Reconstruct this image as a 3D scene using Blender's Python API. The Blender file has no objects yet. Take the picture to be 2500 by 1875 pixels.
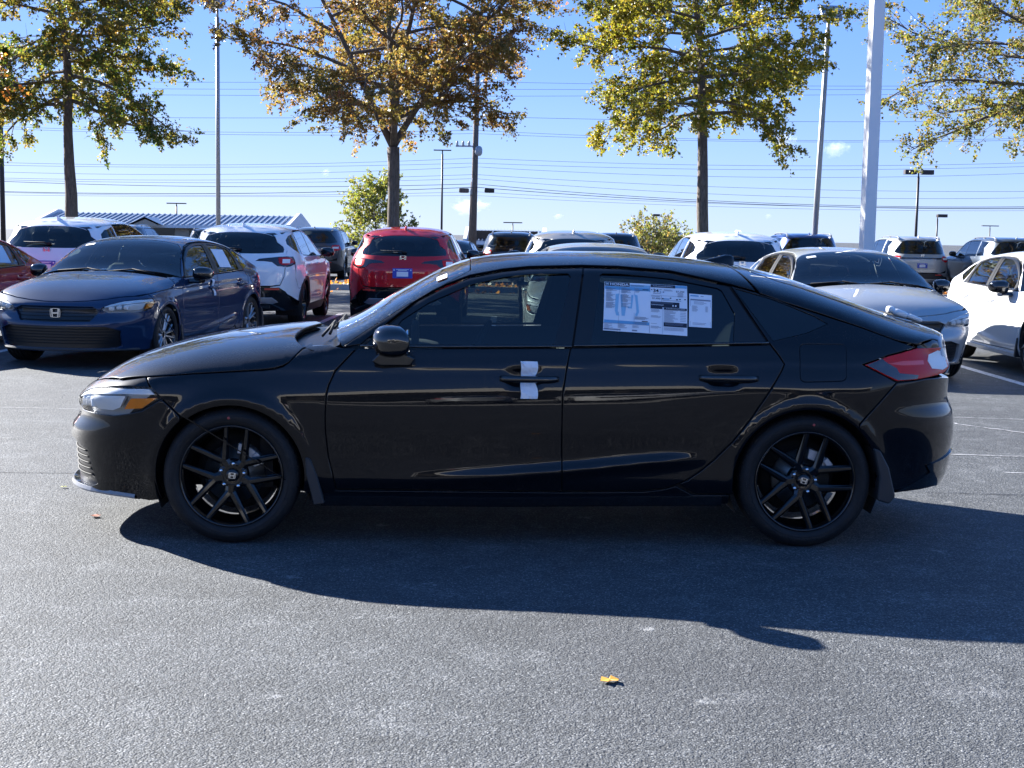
import bpy, bmesh, math, random
import numpy as np
from mathutils import Vector, Matrix
from mathutils.geometry import delaunay_2d_cdt
R = math.radians
rng = np.random.default_rng(7)
SC = bpy.context.scene
COL = SC.collection

# ------------------------------------------------------------------ camera
CAM_H = 1.475
pitch = R(5.98); roll = math.atan(0.0174)
fwd = Vector((0, math.cos(pitch), -math.sin(pitch)))
up0 = Vector((0, math.sin(pitch), math.cos(pitch)))
rt0 = Vector((1, 0, 0))
rt = rt0*math.cos(roll) + up0*math.sin(roll)
up = -rt0*math.sin(roll) + up0*math.cos(roll)
cam = bpy.data.cameras.new('camera')
cam.sensor_width = 36; cam.lens = 49.93; cam.clip_start = 0.1; cam.clip_end = 6000
camo = bpy.data.objects.new('camera', cam); COL.objects.link(camo)
camo.matrix_world = Matrix(((rt.x, up.x, -fwd.x, 0), (rt.y, up.y, -fwd.y, 0), (rt.z, up.z, -fwd.z, CAM_H), (0, 0, 0, 1)))
SC.camera = camo

# ------------------------------------------------------------------ light
SUNV = Vector((-1.59, 1.38, 1.0)).normalized()
sun_el = math.asin(SUNV.z); sun_az = math.atan2(SUNV.x, SUNV.y)
SKY_MIX = 0.88; SKY_GAIN = 5.0
world = bpy.data.worlds.new('World'); SC.world = world; world.use_nodes = True
wn = world.node_tree; wn.nodes.clear()
wo = wn.nodes.new('ShaderNodeOutputWorld'); wb = wn.nodes.new('ShaderNodeBackground')
sky = wn.nodes.new('ShaderNodeTexSky'); sky.sky_type = 'NISHITA'; sky.sun_disc = False
sky.sun_elevation = sun_el; sky.sun_rotation = sun_az
sky.altitude = 100; sky.air_density = 1.0; sky.dust_density = 0.3; sky.ozone_density = 3.0
wb.inputs['Strength'].default_value = 0.068
# the physical sky, its haze glow cooled towards the clean autumn blue of this day
tcw = wn.nodes.new('ShaderNodeTexCoord'); sxw = wn.nodes.new('ShaderNodeSeparateXYZ'); wn.links.new(tcw.outputs['Generated'], sxw.inputs[0])
rw = wn.nodes.new('ShaderNodeValToRGB'); ew = rw.color_ramp.elements
SKY = [(0.0, (.285, .405, .64)), (.045, (.18, .310, .66)), (.11, (.105, .232, .65)), (.20, (.066, .190, .62)), (.45, (.042, .155, .48)), (1.0, (.026, .105, .34))]
while len(ew) < len(SKY): ew.new(.5)
for i_, (p_, c_) in enumerate(SKY): ew[i_].position = p_; ew[i_].color = (*c_, 1)
wn.links.new(sxw.outputs[2], rw.inputs[0])
mw = wn.nodes.new('ShaderNodeMix'); mw.data_type = 'RGBA'; mw.inputs[0].default_value = SKY_MIX
vs = wn.nodes.new('ShaderNodeVectorMath'); vs.operation = 'SCALE'; vs.inputs['Scale'].default_value = SKY_GAIN
wn.links.new(rw.outputs[0], vs.inputs[0])
wn.links.new(sky.outputs['Color'], mw.inputs[6]); wn.links.new(vs.outputs[0], mw.inputs[7])
wn.links.new(mw.outputs[2], wb.inputs['Color']); wn.links.new(wb.outputs[0], wo.inputs['Surface'])
sl = bpy.data.lights.new('sun', 'SUN'); sl.energy = 3.8; sl.angle = R(0.5); sl.color = (1.0, 0.975, 0.94)
so = bpy.data.objects.new('sun', sl); COL.objects.link(so)
so.rotation_euler = SUNV.to_track_quat('Z', 'Y').to_euler()
SC.view_settings.view_transform = 'Standard'; SC.view_settings.look = 'None'
SC.view_settings.gamma = 1; SC.view_settings.use_curve_mapping = False
SC.view_settings.exposure = 2.42
SC.render.engine = 'CYCLES'
SC.cycles.use_denoising = True
SC.cycles.max_bounces = 10; SC.cycles.transparent_max_bounces = 16
SC.cycles.glossy_bounces = 5; SC.cycles.diffuse_bounces = 3
SC.cycles.sample_clamp_indirect = 8.0
SC.cycles.caustics_reflective = False; SC.cycles.caustics_refractive = False

# ------------------------------------------------------------------ helpers
def tag(o, label=None, cat=None, group=None, kind=None):
    if label: o['label'] = label
    if cat: o['category'] = cat
    if group: o['group'] = group
    if kind: o['kind'] = kind
    return o

def empty(name, loc=(0, 0, 0), rz=0.0):
    o = bpy.data.objects.new(name, None); COL.objects.link(o)
    o.location = loc; o.rotation_euler = (0, 0, rz); o.empty_display_size = 0.1
    return o

def copy_tree(o, parent=None, swap=None):
    c = o.copy(); COL.objects.link(c); c.parent = parent
    if swap and c.type == 'MESH':
        for i, s in enumerate(c.material_slots):
            n = s.material.name if s.material else ''
            if n in swap:
                s.link = 'OBJECT'; s.material = swap[n]
            elif s.link == 'OBJECT':
                pass
    for ch in list(o.children): copy_tree(ch, c, swap)
    return c

def nodes_of(name):
    m = bpy.data.materials.new(name); m.use_nodes = True
    nt = m.node_tree; b = nt.nodes['Principled BSDF']
    return m, nt, b

MATS = {}
def mat(name, col=(0.5, 0.5, 0.5), rough=0.5, metal=0.0, spec=0.5, coat=0.0, coat_rough=0.03, **k):
    if name in MATS: return MATS[name]
    m, nt, b = nodes_of(name)
    b.inputs['Base Color'].default_value = (*col, 1)
    b.inputs['Roughness'].default_value = rough
    b.inputs['Metallic'].default_value = metal
    b.inputs['Specular IOR Level'].default_value = spec
    b.inputs['Coat Weight'].default_value = coat
    b.inputs['Coat Roughness'].default_value = coat_rough
    for kk, v in k.items(): b.inputs[kk.replace('_', ' ')].default_value = v
    MATS[name] = m
    return m

def nz(nt, scale, detail=4, rough=0.6, coord=None, out='Fac', dist=0.0):
    n = nt.nodes.new('ShaderNodeTexNoise'); n.inputs['Scale'].default_value = scale
    n.inputs['Detail'].default_value = detail; n.inputs['Roughness'].default_value = rough
    n.inputs['Distortion'].default_value = dist
    if coord: nt.links.new(coord, n.inputs['Vector'])
    return n.outputs[out]

def ramp(nt, inp, stops):
    r = nt.nodes.new('ShaderNodeValToRGB'); e = r.color_ramp.elements
    while len(e) < len(stops): e.new(0.5)
    for i, (p, c) in enumerate(stops):
        e[i].position = p; e[i].color = (*c, 1) if hasattr(c, '__len__') else (c, c, c, 1)
    nt.links.new(inp, r.inputs[0]); return r.outputs[0]

def mixc(nt, fac, a, b, mode='MIX'):
    m = nt.nodes.new('ShaderNodeMix'); m.data_type = 'RGBA'; m.blend_type = mode
    for s, v in ((m.inputs[0], fac), (m.inputs[6], a), (m.inputs[7], b)):
        if hasattr(v, 'is_linked') or hasattr(v, 'links'): nt.links.new(v, s)
        else: s.default_value = v if not hasattr(v, '__len__') else (*v, 1)
    return m.outputs[2]

def math_(nt, op, a, b=None, clamp=False):
    m = nt.nodes.new('ShaderNodeMath'); m.operation = op; m.use_clamp = clamp
    for s, v in ((m.inputs[0], a), (m.inputs[1], b)):
        if v is None: continue
        if hasattr(v, 'links'): nt.links.new(v, s)
        else: s.default_value = v
    return m.outputs[0]

def bump(nt, b, h, strength=0.3, dist=0.01, coat=False):
    n = nt.nodes.new('ShaderNodeBump'); n.inputs['Strength'].default_value = strength
    n.inputs['Distance'].default_value = dist
    nt.links.new(h, n.inputs['Height']); nt.links.new(n.outputs[0], b.inputs['Normal'])
    if coat: nt.links.new(n.outputs[0], b.inputs['Coat Normal'])
    return n

def mesh_obj(name, V, Fc, material, parent=None, smooth=False, normals=None, mats=None, fmat=None):
    me = bpy.data.meshes.new(name)
    me.from_pydata([tuple(map(float, v)) for v in V], [], [tuple(int(i) for i in f) for f in Fc])
    for m in (mats or [material]): me.materials.append(m)
    if fmat is not None: me.polygons.foreach_set('material_index', np.array(fmat, dtype=np.int32))
    if smooth: me.polygons.foreach_set('use_smooth', np.ones(len(me.polygons), dtype=bool))
    me.update()
    if normals is not None:
        nn = np.array(normals, float); nn /= np.linalg.norm(nn, axis=1)[:, None] + 1e-12
        me.normals_split_custom_set_from_vertices([tuple(v) for v in nn])
    o = bpy.data.objects.new(name, me); COL.objects.link(o)
    if parent: o.parent = parent
    return o

class MB:
    """collects primitives into one mesh"""
    def __init__(s): s.V = []; s.F = []; s.M = []; s.S = []; s.mi = 0
    def add(s, V, F, smooth=False):
        b = len(s.V); s.V += [tuple(v) for v in V]
        for f in F: s.F.append(tuple(i+b for i in f)); s.M.append(s.mi); s.S.append(smooth)
    def box(s, c, d, rot=None, taper=1.0):
        x, y, z = d[0]/2, d[1]/2, d[2]/2; V = []
        for k in (-1, 1):
            t = taper if k > 0 else 1
            for i, j in ((-1, -1), (1, -1), (1, 1), (-1, 1)): V.append(Vector((i*x*t, j*y*t, k*z)))
        if rot is not None: V = [rot @ v for v in V]
        V = [v+Vector(c) for v in V]
        s.add(V, [(0, 3, 2, 1), (4, 5, 6, 7), (0, 1, 5, 4), (1, 2, 6, 5), (2, 3, 7, 6), (3, 0, 4, 7)])
    def rbox(s, c, d, r=0.3, n=3, rot=None, power=4.0, seg=14):
        """rounded box as a superellipsoid"""
        V = []; F = []; m = seg; k = seg//2
        for i in range(k+1):
            th = -math.pi/2+math.pi*i/k
            for j in range(m):
                ph = 2*math.pi*j/m
                sg = lambda v, e: math.copysign(abs(v)**e, v)
                e = 2/power
                v = Vector((sg(math.cos(th), e)*sg(math.cos(ph), e)*d[0]/2, sg(math.cos(th), e)*sg(math.sin(ph), e)*d[1]/2, sg(math.sin(th), e)*d[2]/2))
                if rot is not None: v = rot @ v
                V.append(v+Vector(c))
        for i in range(k):
            for j in range(m):
                F.append((i*m+j, i*m+(j+1) % m, (i+1)*m+(j+1) % m, (i+1)*m+j))
        s.add(V, F, True)
    def tube(s, pts, rad, n=8, caps=True, smooth=True):
        pts = [Vector(p) for p in pts]
        if not hasattr(rad, '__len__'): rad = [rad]*len(pts)
        V = []; F = []; ref = None
        for i, p in enumerate(pts):
            t = (pts[min(i+1, len(pts)-1)]-pts[max(i-1, 0)]).normalized()
            if ref is None:
                ref = t.orthogonal().normalized()
            ref = (ref-t*ref.dot(t)).normalized(); b = t.cross(ref)
            for j in range(n):
                a = 2*math.pi*(j+0.5)/n
                V.append(p+(ref*math.cos(a)+b*math.sin(a))*rad[i])
        for i in range(len(pts)-1):
            for j in range(n): F.append((i*n+j, i*n+(j+1) % n, (i+1)*n+(j+1) % n, (i+1)*n+j))
        if caps: F.append(tuple(reversed(range(n)))); F.append(tuple(range((len(pts)-1)*n, len(pts)*n)))
        s.add(V, F, smooth)
    def lathe(s, prof, n=48, axis='y', c=(0, 0, 0), smooth=True, closed=False):
        """prof: list of (r, a) ; revolve about axis through c"""
        V = []; F = []; m = len(prof)
        for i in range(n):
            t = 2*math.pi*i/n; cc, ss = math.cos(t), math.sin(t)
            for r, a in prof:
                v = {'y': (r*cc, a, r*ss), 'z': (r*cc, r*ss, a), 'x': (a, r*cc, r*ss)}[axis]
                V.append((v[0]+c[0], v[1]+c[1], v[2]+c[2]))
        for i in range(n):
            i2 = (i+1) % n
            for j in range(m if closed else m-1):
                j2 = (j+1) % m
                F.append((i*m+j, i*m+j2, i2*m+j2, i2*m+j))
        s.add(V, F, smooth)
    def prism(s, pts, y0, y1, axis='y'):
        n = len(pts); 
        f = {'y': lambda p, a: (p[0], a, p[1]), 'z': lambda p, a: (p[0], p[1], a), 'x': lambda p, a: (a, p[0], p[1])}[axis]
        V = [f(p, y0) for p in pts]+[f(p, y1) for p in pts]
        F = [tuple(range(n)), tuple(reversed(range(n, 2*n)))]+[(i, i+n, (i+1) % n+n, (i+1) % n) for i in range(n)]
        s.add(V, F)
    def build(s, name, m, parent=None, bevel=0, fixn=True, mats=None):
        me = bpy.data.meshes.new(name); me.from_pydata([tuple(v) for v in s.V], [], s.F)
        for mm in (mats or [m]): me.materials.append(mm)
        me.polygons.foreach_set('material_index', np.array(s.M, dtype=np.int32))
        me.polygons.foreach_set('use_smooth', np.array(s.S, dtype=bool))
        if fixn:
            bm = bmesh.new(); bm.from_mesh(me); bmesh.ops.recalc_face_normals(bm, faces=bm.faces[:])
            if bevel:
                ed = [e for e in bm.edges if len(e.link_faces) == 2 and e.calc_face_angle(0) > 0.6]
                bmesh.ops.bevel(bm, geom=ed, offset=bevel, segments=1, affect='EDGES', profile=0.5)
            bm.to_mesh(me); bm.free()
        me.update()
        o = bpy.data.objects.new(name, me); COL.objects.link(o)
        if parent: o.parent = parent
        return o

def pchip(pts):
    xs = np.array([p[0] for p in pts], float); ys = np.array([p[1] for p in pts], float)
    h = np.diff(xs); d = np.diff(ys)/h; m = np.zeros_like(xs)
    m[0], m[-1] = d[0], d[-1]
    for i in range(1, len(xs)-1):
        if d[i-1]*d[i] > 0:
            w1 = 2*h[i]+h[i-1]; w2 = h[i]+2*h[i-1]
            m[i] = (w1+w2)/(w1/d[i-1]+w2/d[i])
    def f(x):
        x = np.clip(x, xs[0], xs[-1]); i = np.clip(np.searchsorted(xs, x, side='right')-1, 0, len(h)-1)
        t = (x-xs[i])/h[i]
        return (ys[i]*(1+2*t)*(1-t)**2+h[i]*m[i]*t*(1-t)**2+ys[i+1]*t*t*(3-2*t)+h[i]*m[i+1]*t*t*(t-1))
    return f
def sstep(x, a, b):
    t = np.clip((x-a)/(b-a), 0, 1); return t*t*(3-2*t)

# ------------------------------------------------------------------ body field
class Field:
    """closed implicit car body; +y half, symmetric"""
    q = 2.5; p = 2.0; nf = 2.3; nr = 2.4
    R_ARC = 0.8; R_CYL = 0.9; zax = 0.3; x0 = 0.0; x1 = 2.4
    def __init__(s, sp):
        s.zc = pchip(sp['zc']); s.z0 = pchip(sp['z0']); s.xf = pchip(sp['xf']); s.xr = pchip(sp['xr'])
        s.xa = sp['xa']; s.xb = sp['xb']; s.Wf = sp['W']
        for k in ('q', 'p', 'nf', 'nr', 'zax', 'x0', 'x1'):
            if k in sp: setattr(s, k, sp[k])
    def rest(s, x, z):
        z0 = s.z0(x); zc = s.zc(x)
        zt = np.maximum(0, (z-z0)/np.maximum(zc-z0, .02))
        ft = np.maximum(0, (s.xa-x)/(s.xa-s.xf(z))); r_ = np.maximum(0, (x-s.xb)/(s.xr(z)-s.xb))
        return zt**s.p+ft**s.nf+r_**s.nr
    def G(s, P):
        x, y, z = P[..., 0], P[..., 1], P[..., 2]
        return (np.abs(y)/s.Wf(x, z))**s.q+s.rest(x, z)-1
    def normal(s, P):
        h = 1.5e-3; g = np.zeros_like(P)
        for k in range(3):
            d = np.zeros(3); d[k] = h; g[..., k] = s.G(P+d)-s.G(P-d)
        return g/(np.linalg.norm(g, axis=-1)[..., None]+1e-12)
    def march(s, O, D, tmax=3.2):
        lo = np.zeros(len(O)); hi = np.full(len(O), tmax)
        for _ in range(34):
            m = (lo+hi)/2; g = s.G(O+D*m[:, None]); ins = g < 0
            lo = np.where(ins, m, lo); hi = np.where(ins, hi, m)
        return O+D*((lo+hi)/2)[:, None]
    def to3(s, chart, U):
        U = np.asarray(U, float); a, b = U[:, 0], U[:, 1]; n = len(U); O = np.zeros((n, 3)); D = np.zeros((n, 3))
        if chart == 'side':
            y = s.Wf(a, b)*np.maximum(1e-6, 1-s.rest(a, b))**(1/s.q)
            return np.stack([a, y, b], 1)
        if chart == 'arc':
            ph = b/s.R_ARC; O[:, 0] = a; O[:, 2] = s.zax; D[:, 1] = np.sin(ph); D[:, 2] = np.cos(ph)
        if chart == 'front':
            t = a/s.R_CYL; O[:, 0] = s.x0; O[:, 2] = b; D[:, 0] = -np.cos(t); D[:, 1] = np.sin(t)
        if chart == 'rear':
            t = a/s.R_CYL; O[:, 0] = s.x1; O[:, 2] = b; D[:, 0] = np.cos(t); D[:, 1] = np.sin(t)
        return s.march(O, D)
    def from3(s, chart, P):
        P = np.asarray(P, float)
        if chart == 'side': return P[:, [0, 2]]
        if chart == 'arc': return np.stack([P[:, 0], np.arctan2(P[:, 1], P[:, 2]-s.zax)*s.R_ARC], 1)
        if chart == 'front': return np.stack([np.arctan2(P[:, 1], s.x0-P[:, 0])*s.R_CYL, P[:, 2]], 1)
        if chart == 'rear': return np.stack([np.arctan2(P[:, 1], P[:, 0]-s.x1)*s.R_CYL, P[:, 2]], 1)
    def side_to(s, chart, pts, dense=0.03):
        return s.from3(chart, s.to3('side', resample(pts, dense, closed=False))).tolist()
    def yz_to(s, chart, pts, front=True, dense=0.03):
        """pts (y,z) seen from the front or the rear"""
        p = resample(pts, dense, closed=False); n = len(p); O = np.zeros((n, 3)); D = np.zeros((n, 3))
        O[:, 0] = s.x0+.2 if front else s.x1-.2; O[:, 1] = p[:, 0]; O[:, 2] = p[:, 1]; D[:, 0] = -1 if front else 1
        return s.from3(chart, s.march(O, D)).tolist()

def resample(pts, d, closed=True):
    pts = [tuple(p[:2]) for p in pts]; out = []
    n = len(pts)
    for i in range(n if closed else n-1):
        a = np.array(pts[i], float); b = np.array(pts[(i+1) % n], float); L = np.linalg.norm(b-a)
        k = max(1, int(round(L/d)))
        for j in range(k): out.append(a+(b-a)*j/k)
    if not closed: out.append(np.array(pts[-1], float))
    return np.array(out)

def chaikin(pts, it=2, closed=False):
    for _ in range(it):
        out = [] if closed else [pts[0]]
        n = len(pts)
        for i in range(n if closed else n-1):
            a = np.array(pts[i]); b = np.array(pts[(i+1) % n]); out += [tuple(a*.75+b*.25), tuple(a*.25+b*.75)]
        if not closed: out.append(pts[-1])
        pts = out
    return pts

def inset(L, g):
    """offset closed loop to the inside by g (loop CCW)"""
    p = L; a = np.roll(p, 1, 0); b = np.roll(p, -1, 0)
    t1 = p-a; t2 = b-p
    t1 /= np.linalg.norm(t1, axis=1)[:, None]+1e-9; t2 /= np.linalg.norm(t2, axis=1)[:, None]+1e-9
    n1 = np.stack([-t1[:, 1], t1[:, 0]], 1); n2 = np.stack([-t2[:, 1], t2[:, 0]], 1)
    m = n1+n2; m /= np.linalg.norm(m, axis=1)[:, None]+1e-9
    c = np.maximum(.45, (m*n1).sum(1))
    return p+m*(g/c)[:, None]

def area(L): return 0.5*np.sum(L[:, 0]*np.roll(L[:, 1], -1)-np.roll(L[:, 0], -1)*L[:, 1])
def inside(P, L):
    x, y = P[:, 0], P[:, 1]; r = np.zeros(len(P), bool); a = L; b = np.roll(L, -1, 0)
    for (x1, y1), (x2, y2) in zip(a, b):
        if y1 == y2: continue
        c = ((y1 > y) != (y2 > y)) & (x < (x2-x1)*(y-y1)/(y2-y1)+x1); r ^= c
    return r
def dist_to(P, L):
    d = np.full(len(P), 9.)
    for a, b in zip(L, np.roll(L, -1, 0)):
        ab = b-a; t = np.clip(((P-a)@ab)/(ab@ab+1e-12), 0, 1)
        d = np.minimum(d, np.linalg.norm(P-a-t[:, None]*ab, axis=1))
    return d

def patch(F, chart, loop, res=0.03, off=0.0, gap=0.003, thick=0.01, holes=(), side=1, sm=0, bev=0.0, dres=None):
    """returns V,F,N for a panel cut out of field F. side: +1, -1 (mirrored)"""
    dres = dres or res
    if sm: loop = chaikin(loop, sm, True)
    loops = []
    L = resample(loop, dres); 
    if area(L) < 0: L = L[::-1]
    L0 = inset(L, gap)
    loops.append(L0)
    for h in holes:
        H = resample(h, dres)
        if area(H) > 0: H = H[::-1]
        loops.append(inset(H, gap))
    x0, y0 = L0.min(0); x1, y1 = L0.max(0); gx = []
    ny = max(1, int((y1-y0)/(res*.87)))
    for j in range(1, ny+1):
        yy = y0+(y1-y0)*j/(ny+1); xs = np.arange(x0+(res/2 if j % 2 else 0), x1, res); gx.append(np.stack([xs, np.full_like(xs, yy)], 1))
    gp = np.concatenate(gx) if gx else np.zeros((0, 2))
    gp = gp[inside(gp, L0)]
    inner = loops
    if bev: inner = [inset(l, bev) for l in loops]
    for l in inner:
        if len(gp): gp = gp[dist_to(gp, l) > res*.45]
    for h in inner[1:]:
        if len(gp): gp = gp[~inside(gp, h)]
    verts = [*map(tuple, np.concatenate([*inner, gp]))]
    edges = []; b = 0
    for l in inner:
        n = len(l); edges += [(b+i, b+(i+1) % n) for i in range(n)]; b += n
    vo, eo, fo, ov, _, _ = delaunay_2d_cdt([Vector(v) for v in verts], edges, [], 0, 1e-7)
    vo = np.array([tuple(v) for v in vo]); T = np.array([f for f in fo if len(f) == 3])
    c = vo[T].mean(1); k = inside(c, inner[0])
    for h in inner[1:]: k &= ~inside(c, h)
    T = T[k]
    P = F.to3(chart, vo); N = F.normal(P); P = P+N*off
    V = [P]; NN = [N]; FF = []
    n3 = np.cross(P[T[:, 1]]-P[T[:, 0]], P[T[:, 2]]-P[T[:, 0]])
    flip = (n3*N[T[:, 0]]).sum(1) < 0; T[flip] = T[flip][:, ::-1]
    FF += T.tolist(); base = len(P)
    for li, (l, inr) in enumerate(zip(loops, inner)):
        Pl = F.to3(chart, l); Nl = F.normal(Pl); n = len(l)
        Pi = F.to3(chart, inr); Ni = F.normal(Pi)
        tan = np.roll(Pl, -1, 0)-np.roll(Pl, 1, 0); outw = np.cross(tan, Nl); outw /= np.linalg.norm(outw, axis=1)[:, None]+1e-12
        # make outw point away from panel
        tst = (outw*(Pl-F.to3(chart, inset(l, .01)))).sum(1).mean()
        if tst < 0: outw = -outw
        rings = []
        if bev:
            rings = [(Pi+Ni*off, Ni), (Pl+Nl*(off-bev*.6), Nl+outw*1.0)]
        else:
            rings = [(Pl+Nl*off, Nl)]
        last = rings[-1][0]
        rings2 = [(last, outw), (last-Nl*thick, outw)]
        for grp in ((rings, rings2) if thick else (rings,)):
            if len(grp) < 2: continue
            b0 = base
            for q_, m_ in grp: V.append(q_); NN.append(m_); base += n
            for r_ in range(len(grp)-1):
                for i in range(n):
                    a, bb = b0+r_*n+i, b0+r_*n+(i+1) % n
                    FF.append((a, a+n, bb+n, bb))
    V = np.concatenate(V); NN = np.concatenate(NN)
    # orient quads
    out = []
    for f in FF:
        if len(f) == 4:
            nrm = np.cross(V[f[1]]-V[f[0]], V[f[3]]-V[f[0]])
            if nrm@NN[f[0]] < 0: f = f[::-1]
        out.append(f)
    if side < 0:
        V = V*[1, -1, 1]; NN = NN*[1, -1, 1]; out = [tuple(f[::-1]) for f in out]
    return V, out, NN

def panel(name, m, parent, F, chart, loop, **k):
    V, Fc, N = patch(F, chart, loop, **k)
    return mesh_obj(name, V, Fc, m, parent, smooth=True, normals=N)
# ------------------------------------------------------------------ materials for vehicles
def paint(name, col, metal=0.0, rough=0.35, dust=0.0, flake=0.0):
    if name in MATS: return MATS[name]
    m, nt, b = nodes_of(name)
    b.inputs['Base Color'].default_value = (*col, 1)
    b.inputs['Metallic'].default_value = metal; b.inputs['Roughness'].default_value = rough; b.inputs['Specular IOR Level'].default_value = .05
    b.inputs['Coat Weight'].default_value = 1.0; b.inputs['Coat Roughness'].default_value = 0.02; b.inputs['Coat IOR'].default_value = 1.40 if name == 'black_paint' else 1.5
    tc = nt.nodes.new('ShaderNodeTexCoord'); oc = tc.outputs['Object']
    # faint orange peel
    h = nz(nt, 60, 2, .5, oc); bump(nt, b, h, .006, .004, coat=True)
    if dust:
        # dust and dried water spots lying on the upward faces
        g = nt.nodes.new('ShaderNodeNewGeometry'); sx = nt.nodes.new('ShaderNodeSeparateXYZ'); nt.links.new(g.outputs['Normal'], sx.inputs[0])
        upf = math_(nt, 'POWER', math_(nt, 'MAXIMUM', sx.outputs[2], 0.0), 3.0)
        n1 = ramp(nt, nz(nt, 3.0, 5, .6, oc), [(.35, .25), (.7, 1.0)])
        sp = ramp(nt, nz(nt, 130, 2, .6, oc), [(.5, 0.0), (.62, 1.0)])
        f = math_(nt, 'MULTIPLY', math_(nt, 'MULTIPLY', upf, n1), dust)
        f2 = math_(nt, 'MULTIPLY', f, math_(nt, 'ADD', math_(nt, 'MULTIPLY', sp, .8), .35), True)
        c = mixc(nt, f2, col, (.34, .33, .30)); nt.links.new(c, b.inputs['Base Color'])
        cr = math_(nt, 'ADD', math_(nt, 'MULTIPLY', f2, .5), .02); nt.links.new(cr, b.inputs['Coat Roughness'])
    MATS[name] = m
    return m

def glassmat(name, tint, rough=0.0, ior=1.5, spots=0.0, gain=1.35):
    m = bpy.data.materials.new(name); m.use_nodes = True; nt = m.node_tree; nt.nodes.clear()
    o = nt.nodes.new('ShaderNodeOutputMaterial'); t = nt.nodes.new('ShaderNodeBsdfTransparent'); g = nt.nodes.new('ShaderNodeBsdfGlossy')
    t.inputs[0].default_value = (*tint, 1); g.inputs['Roughness'].default_value = rough; g.inputs['Color'].default_value = (1, 1, 1, 1)
    f = nt.nodes.new('ShaderNodeFresnel'); f.inputs[0].default_value = ior
    geo = nt.nodes.new('ShaderNodeNewGeometry')
    mx = nt.nodes.new('ShaderNodeMixShader')
    nt.links.new(math_(nt, 'MINIMUM', math_(nt, 'MULTIPLY', f.outputs[0], gain), 1.0), mx.inputs[0])
    nt.links.new(t.outputs[0], mx.inputs[1]); nt.links.new(g.outputs[0], mx.inputs[2])
    last = mx.outputs[0]
    if spots:
        d = nt.nodes.new('ShaderNodeBsdfDiffuse'); d.inputs[0].default_value = (.5, .5, .48, 1)
        tc = nt.nodes.new('ShaderNodeTexCoord')
        a = ramp(nt, nz(nt, 90, 2, .6, tc.outputs['Object']), [(.55, 0.0), (.68, 1.0)])
        a2 = ramp(nt, nz(nt, 4, 4, .6, tc.outputs['Object']), [(.35, .15), (.75, .6)])
        f3 = math_(nt, 'MULTIPLY', math_(nt, 'ADD', math_(nt, 'MULTIPLY', a, a2), math_(nt, 'MULTIPLY', a2, .12)), spots, True)
        m2 = nt.nodes.new('ShaderNodeMixShader'); nt.links.new(f3, m2.inputs[0]); nt.links.new(last, m2.inputs[1]); nt.links.new(d.outputs[0], m2.inputs[2]); last = m2.outputs[0]
    nt.links.new(last, o.inputs[0])
    MATS[name] = m
    return m

M_BLACKP = paint('black_paint', (.0018, .0024, .0045), dust=.07)
M_BLUEP = paint('blue_paint', (.006, .026, .074), metal=.1, rough=.4, dust=.07)
M_REDP = paint('red_paint', (.52, .010, .016), metal=.15, rough=.4, dust=.05)
M_SILVERP = paint('silver_paint', (.40, .415, .42), metal=.4, rough=.42, dust=.06)
M_WHITEP = paint('white_paint', (.84, .84, .83), rough=.4, dust=.06)
M_GREYP = paint('grey_paint', (.075, .09, .11), metal=.6, rough=.35, dust=.15)
M_GOLDP = paint('champagne_paint', (.42, .40, .36), metal=.6, rough=.35, dust=.1)
M_DBLUEP = paint('navy_paint', (.01, .03, .14), metal=.4, rough=.35, dust=.1)
M_BLACKS = paint('far_black_paint', (.006, .007, .010), dust=.15)
M_GLASS = glassmat('side_glass', (.16, .20, .20))
M_GLASSF = glassmat('front_side_glass', (.36, .42, .40))
M_WS = glassmat('windshield_glass', (.50, .56, .54), spots=.22)
M_WS2 = glassmat('windshield_clear', (.52, .60, .57), spots=.05)
M_WSB = glassmat('rear_dark_glass', (.24, .26, .27))
M_SHELL = mat('car_shell_black', (.006, .006, .007), .8)
M_TRIM = mat('black_satin_trim', (.008, .008, .009), .28)
M_GLOSSB = mat('gloss_black_trim', (.004, .004, .005), .08, spec=.6, coat=.6)
M_PLAST = mat('dark_plastic', (.022, .022, .024), .55)
M_INT = mat('interior_fabric', (.10, .102, .105), .85)
M_INTL = mat('interior_headliner', (.28, .28, .27), .9)
M_CHROME = mat('chrome', (.75, .76, .78), .12, metal=1)
M_STEEL = mat('disc_steel', (.45, .44, .42), .32, metal=1)
M_CAL = mat('caliper_metal', (.35, .37, .40), .5, metal=.7)
M_RED = mat('red_lens', (.60, .006, .008), .22, spec=.3, coat=.15)
M_REDB = mat('red_lens_bright', (.80, .035, .03), .2, coat=1.0)
M_SMOKE = mat('smoked_lens', (.02, .012, .016), .06, coat=1.0)
M_AMBER = mat('amber_lens', (.95, .24, .006), .45, spec=.2)
M_LENSW = mat('clear_lens_inner', (.90, .90, .87), .5, spec=.3)
M_HOUS = mat('lamp_housing_grey', (.40, .41, .42), .35, metal=.4)
M_LENSG = glassmat('lamp_cover', (.96, .97, .98), gain=.55)
M_PAPER = mat('white_paper', (.80, .82, .86), .7)
M_BLUE = mat('plate_blue', (.02, .06, .42), .4)
M_INK = mat('printed_ink', (.012, .014, .03), .5)
M_INKG = mat('printed_grey', (.20, .23, .30), .6)
M_STICKB = mat('sticker_blue', (.14, .38, .60), .5)
M_STICKL = mat('sticker_pale_blue', (.28, .52, .70), .5)
M_REFL = mat('red_reflector', (.7, .05, .03), .3)
M_MBLK = mat('wheel_gloss_black', (.003, .003, .004), .12, spec=.25, coat=.8)
M_MACH = mat('wheel_machined', (.42, .43, .45), .28, metal=.9)
M_DOTR = mat('tyre_dot_red', (.45, .08, .07), .7)
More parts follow.
